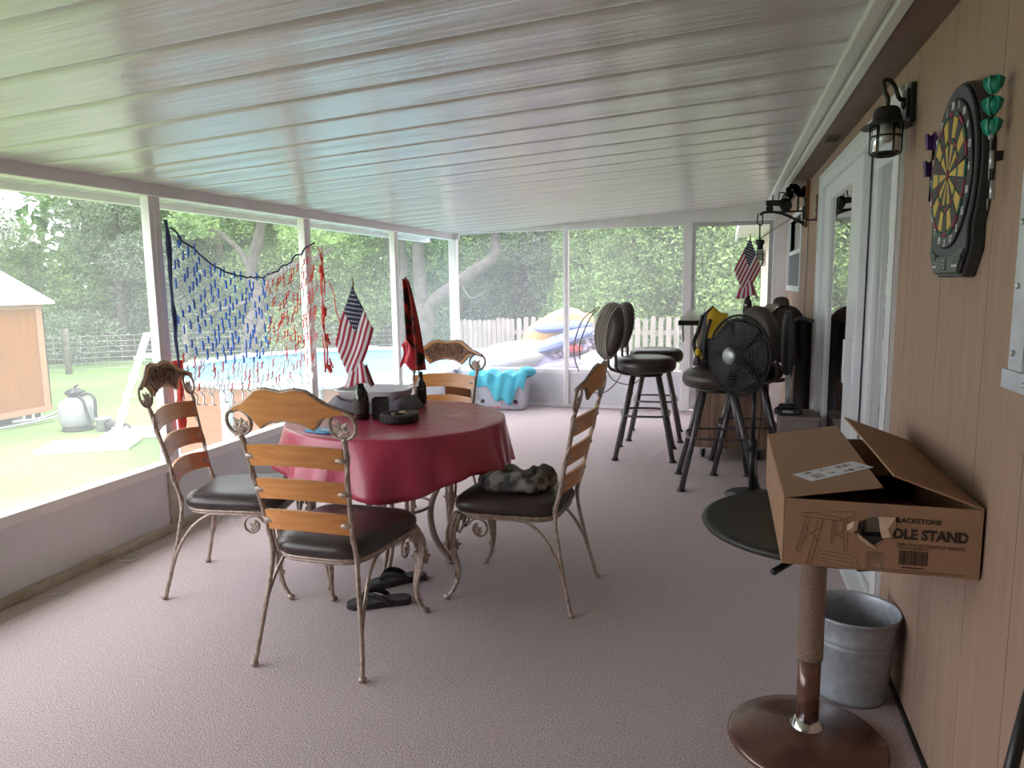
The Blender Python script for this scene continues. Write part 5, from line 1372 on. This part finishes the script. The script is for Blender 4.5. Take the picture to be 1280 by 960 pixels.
floaty('big white pool float at the left end of the heap', (-2.70, 9.35, .44), (.50, .42, .20), (.05, -.12, .1), 'fw', .8)
# lavender ring
o = heap('swim_ring', 'lavender swim ring leaning against the front of the float heap'); o.location = (-2.50, 9.02, .13); o.rotation_euler = (1.05, 0, .05)
b = MB(); b.tube([(.40 * cos(2 * PI * i / 48), .40 * sin(2 * PI * i / 48), 0) for i in range(48)], .135, 18, True); b.build('ring_tube', M['fl'], o)
b = MB(); b.tube([(.535 * cos(2 * PI * i / 48), .535 * sin(2 * PI * i / 48), 0) for i in range(48)], .006, 5, True); b.build('ring_seam', M['fw'], o)
floaty('white float showing through the middle of the lavender ring', (-2.48, 9.36, .12), (.45, .22, .24), (.3, 0, 0), 'fw', .8)
floaty('yellow and orange pool float standing at the back of the heap', (-2.28, 10.0, .66), (.52, .16, .32), (.25, -.50, .05), 'fyel', .7)
floaty('long periwinkle blue pool float sloping across the top of the heap, nearer the camera', (-2.05, 9.32, .66), (.44, .24, .075), (.16, -.34, .15), 'fblu', .8)
floaty('periwinkle blue pool float lying flat behind the sloping blue one', (-2.15, 9.85, .82), (.40, .24, .08), (.1, -.06, .05), 'fblu', .8)
floaty('purple patterned float wedged under the sloping blue float', (-2.02, 9.36, .53), (.36, .22, .085), (.2, -.24, .1), 'fpat', .7)
floaty('lilac flat float beneath the purple patterned one', (-1.92, 9.25, .38), (.55, .32, .10), (.1, -.12, 0), 'fl', .7)
floaty('purple patterned float at the right, half hidden behind the wound cord', (-1.52, 9.65, .64), (.26, .2, .13), (.2, .1, .2), 'fpat', .7)
floaty('small red float tucked behind the middle upright of the screen', (-1.86, 9.2, .575), (.10, .10, .06), (0, .1, .2), 'fred2', .8)
floaty('pale white float below the red one, right of the middle screen upright', (-1.42, 9.2, .34), (.42, .32, .20), (.05, .08, -.1), 'fw', .7)
floaty('white round float at the right end of the heap, behind the bar stools', (-.98, 9.5, .36), (.30, .28, .18), (0, 0, .2), 'fw', .9)
floaty('white flat float under the right half of the heap', (-1.35, 9.35, .06), (1.0, .5, .13), (0, 0, 0), 'fw', .6)

# ================================================================ TREES
def leaf_mesh(seed, blobs, count, size, droop=.35):
    rnd = random.Random(seed); vs = []; fs = []; tot = sum(w for *_, w in blobs)
    for (cx, cy, cz_, rx, ry, rz_, w) in blobs:
        for _ in range(int(count * w / tot)):
            while True:
                p = V((rnd.uniform(-1, 1), rnd.uniform(-1, 1), rnd.uniform(-1, 1)))
                if p.length <= 1: break
            if p.length < .55 and rnd.random() < .6: p = p.normalized() * rnd.uniform(.6, 1)
            c = V((cx + p.x * rx, cy + p.y * ry, cz_ + p.z * rz_))
            s = size * rnd.uniform(.6, 1.3)
            d = V((rnd.gauss(0, 1), rnd.gauss(0, 1), rnd.gauss(-droop, .5))).normalized(); n = V((rnd.gauss(0, 1), rnd.gauss(0, 1), rnd.gauss(.6, 1)))
            q = d.cross(n); 
            if q.length < 1e-3: continue
            q.normalize(); b_ = len(vs)
            vs += [c - d * s * .5, c + q * s * .28 , c + d * s * .6, c - q * s * .28]; fs.append((b_, b_ + 1, b_ + 2, b_ + 3))
    return vs, fs
def tree_proto(name, seed, h, spread, leafm, barkm, count, size, low=.2):
    r = thing(name, 'x', 'tree', group='trees of the wood around the yard'); rnd = random.Random(seed)
    b = MB(); lean = rnd.uniform(-.4, .4)
    trunk = cr([(0, 0, 0), (lean * .2, .05, h * .2), (lean * .6, -.1, h * .42), (lean, .1, h * .65), (lean * 1.1, 0, h * .85)], 5)
    b.tube(trunk, [.24 - .20 * i / (len(trunk) - 1) for i in range(len(trunk))], 8)
    blobs = []
    for k in range(11):
        a = rnd.uniform(0, 6.28); z = h * (low + (.95 - low) * k / 10); rr_ = spread * (1.0 - .55 * max(0, z / h - .45) / .55) * rnd.uniform(.35, .75)
        c = V((rr_ * cos(a) + lean * z / h, rr_ * sin(a), z)); z0 = min(z * .7, h * .8)
        st_ = V((lean * z0 / h, 0, z0)); b.tube(cr([st_, (st_ + c) / 2 + V((0, 0, .25)), c], 4), [.09, .08, .07, .06, .05, .045, .04, .03, .02], 6)
        blobs.append((c.x, c.y, c.z, spread * rnd.uniform(.42, .62), spread * rnd.uniform(.42, .62), h * rnd.uniform(.10, .16), 1))
    b.build('trunk', M[barkm], r)
    vs, fs = leaf_mesh(seed, blobs, count, size); m = MB(); m.add(vs, fs, 0, False); m.build('foliage', M[leafm], r)
    return r
pA = tree_proto('leafy_tree', 31, 8.0, 2.6, 'leafm', 'barkd', 30000, .115, .10)
pB = tree_proto('dense_tree', 32, 9.0, 2.8, 'leafd', 'barkd', 30000, .12, .06)
pC = tree_proto('pale_tree', 33, 7.5, 2.5, 'leafl', 'barkd', 30000, .105, .10)
pD = tree_proto('mossy_tree', 34, 8.5, 2.8, 'leafg', 'bark', 26000, .11, .12)
KIND = {'A': (pA, 'mid green leafy tree'), 'B': (pB, 'dark dense tree'), 'C': (pC, 'pale green tree'), 'D': (pD, 'grey green mossy tree')}
spots = [  # azimuth (deg left of the porch axis), distance, kind, scale, where
 (62, 20, 'A', 1.0, 'beyond the left edge, far behind the shed'), (57, 25, 'D', 1.0, 'behind the shed at the left edge of the yard'), (55, 25, 'C', .85, 'just left of the sky gap above the shed roof'), (49.8, 31, 'A', .55, 'behind the shed roof, under the sky gap'),
 (44.3, 27, 'D', .82, 'right of the shed with bare grey branches'), (43, 30, 'A', 1.15, 'behind the mossy tree right of the shed'), (40.5, 29, 'A', .95, 'behind the sand filter'), (37.5, 29, 'B', 1.1, 'behind the wire fence post near the filter'),
 (35, 27, 'C', .95, 'behind the nearest porch post'), (33, 31, 'B', 1.1, 'far behind the blue netting'), (30.5, 25, 'C', .95, 'behind the blue netting, first row'), (28, 30, 'B', 1.1, 'behind the pale forked trunk'),
 (25.5, 26, 'A', .9, 'behind the red and white netting'), (22.5, 31, 'B', 1.15, 'behind the second porch post'), (20.5, 26, 'A', .85, 'left of the table flag, in the second row'), (18, 33, 'B', 1.15, 'behind the table flag'),
 (15.5, 27, 'D', .95, 'between the table flag and the big crooked trunk'), (13.5, 33, 'B', 1.1, 'behind the big crooked trunk'), (11.0, 25, 'C', .9, 'behind the white corner post'), (9, 31, 'B', 1.15, 'behind the left half of the picket fence'),
 (6.8, 21, 'C', .95, 'hanging over the middle of the picket fence'), (5, 28, 'B', 1.1, 'behind the middle upright of the back screen'), (3.2, 20, 'C', 1.0, 'right of the middle upright, over the fence'), (1.2, 26, 'A', 1.1, 'behind the wound cord and stools'),
 (-.5, 19.5, 'C', 1.0, 'left of the back screen door'), (-2.2, 24, 'A', 1.1, 'seen through the back screen door'), (-4.5, 20, 'C', 1.05, 'at the right of the back screen door'), (-8, 24, 'B', 1.1, 'hidden behind the outer house wall'),
 (68, 24, 'B', 1.0, 'beyond the left edge, second row'), (75, 21, 'A', 1.0, 'beside the camera, far to the left'), (84, 24, 'D', 1.0, 'square to the camera, far to the left')]
rnd = random.Random(77); used = set(); kn = {}
for (az, d_, k, s_, where) in spots:
    p, lab = KIND[k]
    x, y = -d_ * sin(math.radians(az)), d_ * cos(math.radians(az))
    label = lab + ' ' + where
    rz = rnd.uniform(0, 6.28)
    if k not in used: t = p; used.add(k); t.location = (x, y, G); t.rotation_euler = (0, 0, rz); t['label'] = label
    else: t = copy_thing(p, (x, y, G), rz, label)
    t.scale = (s_, s_, s_ * rnd.uniform(.95, 1.08))
# bushes along the edge of the wood
vs, fs = leaf_mesh(51, [(0, 0, .9, 1.5, 1.1, .9, 2), (1.0, .2, .7, 1.0, .9, .7, 1), (-1.0, -.2, .8, 1.1, .9, .8, 1)], 8000, .12, .1)
b = MB(); b.add(vs, fs, 0, False)
bs = thing('leafy_bush', 'x', 'bush', group='bushes along the edge of the wood'); b.build('foliage', M['leafm'], bs)
b = MB()
for k in range(7): a = k * .9; b.tube(cr([(.1 * cos(a), .1 * sin(a), 0), (.4 * cos(a), .35 * sin(a), .5), (.9 * cos(a), .6 * sin(a), 1.2)], 4), .02, 5)
b.build('stems', M['barkd'], bs)
bspots = [(50, 28, 1.0, 'right behind the shed wall'), (46, 28.5, 1.0, 'right of the shed, at the fence'), (42, 29, 1.2, 'in the gap behind the sand filter'), (38.5, 28, 1.2, 'left of the nearest post'), (34.5, 27, 1.2, 'under the blue netting, left'), (31, 28, 1.25, 'under the blue netting, right'),
          (27.5, 27, 1.2, 'right of the pale forked trunk'), (24, 28, 1.3, 'under the red netting'), (20.5, 29, 1.3, 'left of the table flag'), (17, 29, 1.3, 'right of the table flag'), (14.6, 29, 1.3, 'left of the big crooked trunk'), (11.5, 28, 1.3, 'right of the big crooked trunk'),
          (8.3, 26, 1.3, 'behind the left pickets'), (5, 25, 1.3, 'behind the middle pickets'), (2.5, 24, 1.3, 'behind the right pickets'), (-.5, 22, 1.3, 'behind the pickets near the screen door'), (-3.5, 21, 1.3, 'low in the back screen door')]
for i, (az, d_, s_, where) in enumerate(bspots):
    x, y = -d_ * sin(math.radians(az)), d_ * cos(math.radians(az)); lab = 'low green bush ' + where
    if i == 0: t = bs; t.location = (x, y, G); t['label'] = lab
    else: t = copy_thing(bs, (x, y, G), rnd.uniform(0, 6.28), lab)
    t.scale = (s_, s_, s_ * rnd.uniform(.9, 1.25))
# dark wood behind everything: far trees nobody could count
vs = []; fs = []; 
bl = []
for k in range(60):
    az = math.radians(72 - k * 1.45); d_ = 39 + 3 * sin(k * 2.1); gap = 48.3 < math.degrees(az) < 52.3; bl.append((-d_ * sin(az), d_ * cos(az), .8 if gap else 3.0 + 1.2 * sin(k * 1.3), 1.6, 1.6, 2.4 if gap else 4.6, .6 if gap else 1))
v2, f2 = leaf_mesh(61, bl, 30000, .62, .1); b = MB(); b.add(v2, f2, 0, False)
c = b.build('distant_woods', M['leafd']); tag(c, 'dark distant wood closing the view behind the nearer trees', 'woods', None, 'stuff')

# the two bare trunks seen through the screens
def limb(b, pts, r0, r1, n=10):
    q = cr(pts, 6); b.tube(q, [r0 + (r1 - r0) * i / (len(q) - 1) for i in range(len(q))], n)
o = thing('forked_tree', 'pale forked tree with bare twisted limbs behind the netting', 'tree', (-10.2, 14, G))
def L1(*p): return [(x + 10.2, y - 14, z - G) for x, y, z in p]
b = MB(); limb(b, L1((-10.5, 14, -.95), (-10.24, 14, -.12), (-10.12, 13.95, .33), (-10.15, 14, .6), (-9.98, 14.05, .95)), .21, .14); limb(b, L1((-10.1, 14, .30), (-9.88, 14, .55), (-9.95, 14, .95)), .11, .09)
limb(b, L1((-9.98, 14.03, .90), (-9.96, 14, 1.3), (-10.08, 14, 1.65), (-9.95, 14, 2.17), (-9.72, 14, 2.85), (-9.62, 14, 3.7)), .14, .08)
b.build('trunk', M['bark'], o)
b = MB(); limb(b, L1((-9.95, 14, 1.10), (-9.54, 14, 1.55), (-9.03, 13.9, 1.81), (-8.34, 13.8, 1.98), (-7.9, 13.8, 2.2)), .10, .03); b.build('limb', M['bark'], o)
b = MB(); limb(b, L1((-10.05, 14, 1.75), (-10.28, 14, 2.15), (-10.6, 14, 2.45), (-10.9, 14.1, 2.56), (-11.2, 14.1, 2.4)), .08, .02); limb(b, L1((-10.5, 14, 2.38), (-10.8, 14, 2.62), (-11.2, 14, 2.68)), .04, .015); b.build('limb', M['bark'], o)
b = MB(); limb(b, L1((-9.9, 14, 1.2), (-10.4, 13.8, 1.0), (-11.0, 13.6, .85), (-11.4, 13.6, .45)), .05, .015); b.build('limb', M['bark'], o)
b = MB(); limb(b, L1((-9.95, 14, 2.1), (-9.80, 14, 2.3), (-9.75, 14, 2.55), (-9.66, 14, 2.9)), .09, .05); b.build('limb', M['bark'], o)
vs, fs = leaf_mesh(71, [(-.3, 0, 4.6, 1.3, 1.1, .6, 1), (1.8, -.1, 3.5, .9, .7, .35, .5), (-1.3, 0, 3.75, .6, .6, .35, .4), (.9, .2, 4.9, 1.2, 1, .6, 1)], 4500, .11); b = MB(); b.add(vs, fs, 0, False); b.build('foliage', M['leafl'], o)
o = thing('crooked_tree', 'large old tree with a thick crooked limb reaching right behind the corner post', 'tree', (-7.9, 18, G))
def L2(*p): return [(x + 7.9, y - 18, z - G) for x, y, z in p]
b = MB(); limb(b, L2((-8.0, 18, -.95), (-7.91, 18, -.21), (-7.75, 18, .3), (-7.68, 18, .8)), .40, .30, 12); b.build('trunk', M['bark'], o)
b = MB(); limb(b, L2((-7.70, 18, .55), (-7.34, 18, 1.0), (-6.54, 17.9, 1.51), (-6.1, 17.8, 1.78), (-5.66, 17.8, 2.08), (-5.60, 17.8, 2.45), (-5.72, 17.8, 3.1), (-5.8, 17.8, 3.9)), .21, .095, 10); b.build('limb', M['bark'], o)
b = MB(); limb(b, L2((-7.72, 18, .6), (-7.78, 18, 1.5), (-7.80, 18, 2.6), (-7.6, 18, 3.8)), .20, .12, 10); b.build('limb', M['bark'], o)
b = MB(); limb(b, L2((-6.6, 17.9, 1.45), (-6.2, 17.6, 1.05), (-5.6, 17.4, 1.35)), .035, .012); b.build('limb', M['bark'], o)
vs, fs = leaf_mesh(72, [(.6, 0, 4.9, 2.2, 1.3, .8, 1), (2.6, -.3, 4.4, 1.2, .9, .9, .8), (-1.2, 0, 4.4, 1.2, 1, .8, .6)], 6000, .11); b = MB(); b.add(vs, fs, 0, False); b.build('foliage', M['leafm'], o)
o = thing('slim_tree', 'slim grey tree trunk standing left of the big crooked tree', 'tree', (-8.66, 18.3, G))
b = MB(); limb(b, [(0, 0, 0), (.05, 0, .8), (.15, 0, 1.9), (.30, 0, 2.8), (.25, 0, 4.2), (.4, 0, 5.6)], .15, .07); limb(b, [(.2, 0, 2.2), (-.1, 0, 3.0), (-.15, 0, 4.3)], .07, .03); b.build('trunk', M['bark'], o)
vs, fs = leaf_mesh(73, [(.2, 0, 5.2, 1.2, 1.0, .9, 1)], 2200, .11); b = MB(); b.add(vs, fs, 0, False); b.build('foliage', M['leafm'], o)
# ================================================================ CAMERA AND LIGHT
cam = bpy.data.cameras.new('camera'); co = bpy.data.objects.new('camera', cam); C.objects.link(co)
yaw, pitch, roll = .2856, .1376, .0138
f = V((-sin(yaw) * cos(pitch), cos(yaw) * cos(pitch), -sin(pitch))); r = V((cos(yaw), sin(yaw), 0)); d = f.cross(r)
r2 = cos(roll) * r + sin(roll) * d; d2 = -sin(roll) * r + cos(roll) * d
co.matrix_world = basis((0, 0, 1.42), r2, -d2, -f)
cam.sensor_width = 36; cam.lens = 911.5 / 1280 * 36; cam.clip_end = 300; cam.clip_start = .05
S.camera = co
w = bpy.data.worlds.new('overcast_sky'); S.world = w; w.use_nodes = True; nt = w.node_tree; L = nt.links.new
bg = nt.nodes['Background']
tc = N(nt, 'ShaderNodeTexCoord'); sp = N(nt, 'ShaderNodeSeparateXYZ'); L(tc.outputs['Generated'], sp.inputs[0])
rp = N(nt, 'ShaderNodeValToRGB'); e = rp.color_ramp.elements
e[0].position = 0; e[0].color = (.86, .86, .91, 1); e[1].position = 1; e[1].color = (.91, .93, 1.0, 1)
L(sp.outputs['Z'], rp.inputs['Fac']); L(rp.outputs[0], bg.inputs['Color']); bg.inputs['Strength'].default_value = SKY
sl = bpy.data.lights.new('sun', 'SUN'); sl.energy = SUN; sl.angle = math.radians(40); sl.color = (1, .97, .92)
so = bpy.data.objects.new('sun', sl); C.objects.link(so); so.rotation_euler = (math.radians(28), math.radians(-22), 0)
S.view_settings.view_transform = 'Standard'; S.view_settings.look = 'None'; S.view_settings.gamma = 1; S.view_settings.use_curve_mapping = False
S.view_settings.exposure = EXPO
try:
    S.cycles.max_bounces = 12; S.cycles.diffuse_bounces = 6; S.cycles.transparent_max_bounces = 24
except Exception: pass
